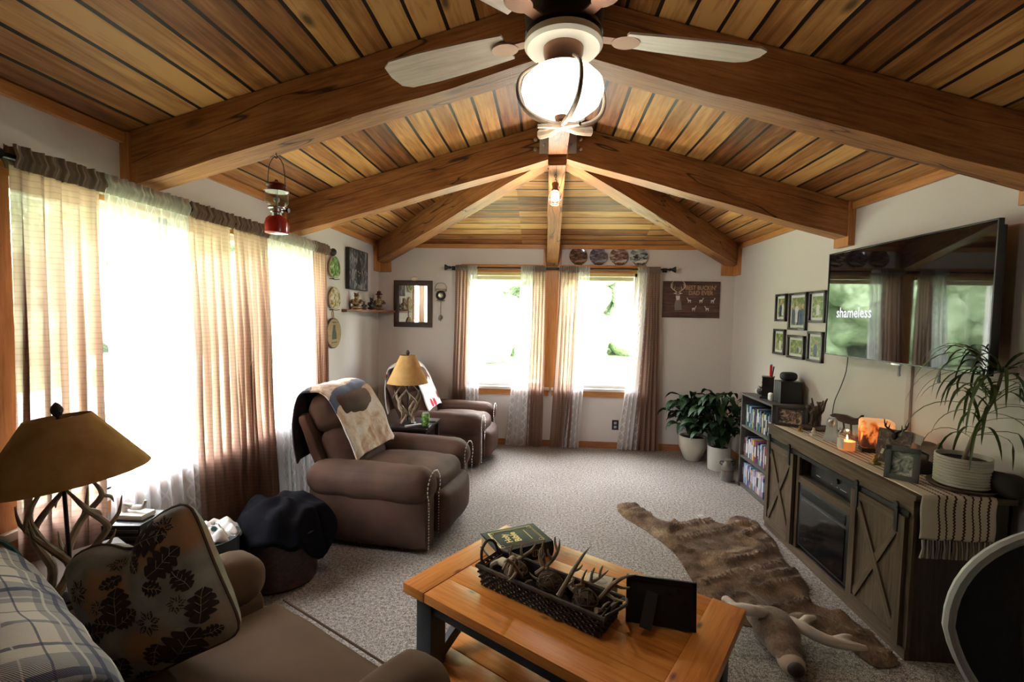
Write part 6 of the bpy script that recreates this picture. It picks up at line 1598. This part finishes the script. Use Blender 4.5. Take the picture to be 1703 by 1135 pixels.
def figurine(lab, x, y, h, mat, seed, hat=None):
    r = random.Random(seed)
    me = fuse([('s', (0, 0, h*.10), (h*.34, h*.30, h*.11)), ('s', (0, 0, h*.36), (h*.24, h*.21, h*.28)), ('s', (h*.05, 0, h*.74), (h*.15, h*.14, h*.15)), ('s', (h*.17, 0, h*.71), (h*.08, h*.07, h*.06)), ('t', [(0, h*.2, h*.5), (h*.18, h*.26, h*.38), (h*.26, h*.1, h*.42)], [h*.09, h*.08, h*.06]), ('t', [(0, -h*.2, h*.5), (h*.16, -h*.28, h*.36), (h*.28, -h*.12, h*.30)], [h*.09, h*.08, h*.06]),
               ('s', (0, h*.10, h*.88), (h*.05, h*.05, h*.06)), ('s', (0, -h*.10, h*.88), (h*.05, h*.05, h*.06)), ('s', (h*.1, h*.15, h*.08), (h*.18, h*.09, h*.08)), ('s', (h*.1, -h*.15, h*.08), (h*.18, h*.09, h*.08))], max(.003, h*.03))
    t = thing('figurine', lab, 'figurine', M=T(x, y, 1.6105) @ RZ(-.9))
    meshobj('carved_body', me, mat, t)
    if hat: MB().lathe([(h*.20, h*.86), (h*.21, h*.89), (h*.12, h*.93), (h*.10, h*1.06), (.0001, h*1.10)], 16).build('hat', hat, t)
mf1 = m_picture('painted_resin_brown', [(.4, (.05, .025, .015)), (.5, (.20, .12, .06)), (.62, (.48, .38, .20))], 30); mf2 = m_picture('painted_resin_grey', [(.42, (.03, .025, .02)), (.55, (.15, .13, .09)), (.66, (.5, .47, .36))], 40)
figurine('largest brown and cream resin figurine at the left end of the corner shelf', -1.985, 4.86, .19, mf1, 1)
figurine('small pale resin figurine second from the left on the corner shelf', -1.98, 5.06, .10, mf2, 2)
figurine('dark resin figurine beside the hatted one on the corner shelf', -1.965, 5.24, .15, pm('dark_resin', (.05, .035, .03), .4), 3)
figurine('tall resin figurine with a dark red hat at the right of the corner shelf', -1.95, 5.44, .205, mf1, 4, pm('dark_red_felt', (.10, .02, .02), .8))

# ------------------------------------------------------------------ office chair at the lower right
oc = thing('office_chair', 'office chair with black mesh back and pale grey rim at the right edge', 'office chair', M=T(1.275, 1.20, 0) @ RZ(.12))
def sup(a, w, h, e=2.25):
    c, s = math.cos(a), math.sin(a); return (w*math.copysign(abs(c)**(2/e), c), h*math.copysign(abs(s)**(2/e), s))
P = []
for k in range(48):
    x, z = sup(2*PI*k/48, .26, .26); x *= 1-.22*max(0, -z/.26); P.append((x, .045*(x/.26)**2, .83+z))
m = MB(); m.tube(P, .013, 8, closed=True); m.build('back_rim', pm('pale_grey_plastic', (.50, .52, .56), .4), oc)
m = MB()
m.sheet(lambda u, v: ((lambda x, z: (x*(1-.22*max(0, -z/.26)), .045*(x/.26)**2, .83+z))(sup(2*PI*u, .26*v+.0001, .26*v+.0001)[0], sup(2*PI*u, .26*v+.0001, .26*v+.0001)[1])), 48, 8, th=.006)
m.build('mesh_back', pm('black_mesh', (.010, .010, .014), .7, bump=.5, bscale=400), oc)
m = MB(); m.tube([(0, .06, .82), (0, .09, .62), (0, .05, .45), (0, -.1, .41)], [.022, .026, .026, .026], 8, smooth=1); m.build('back_spine', M_BLACK, oc)
MB().puff((0, -.22, .47), (.48, .46, .09), .04, n=10).build('seat', pm('black_seat_fabric', (.02, .02, .022), .85), oc)
MB().cyl((0, -.22, .24), .025, .36).build('gas_column', M_BLACK, oc)
for k in range(5):
    a = 2*PI*k/5; m = MB(); m.tube([(0, -.22, .10), (.28*math.cos(a), -.22+.28*math.sin(a), .07)], [.022, .014], 8); lg_ = m.build('base_leg', M_BLACK, oc)
    MB().cyl((.28*math.cos(a), -.22+.28*math.sin(a), .03), .028, .04, ax='X').build('caster', M_BLACK, lg_)
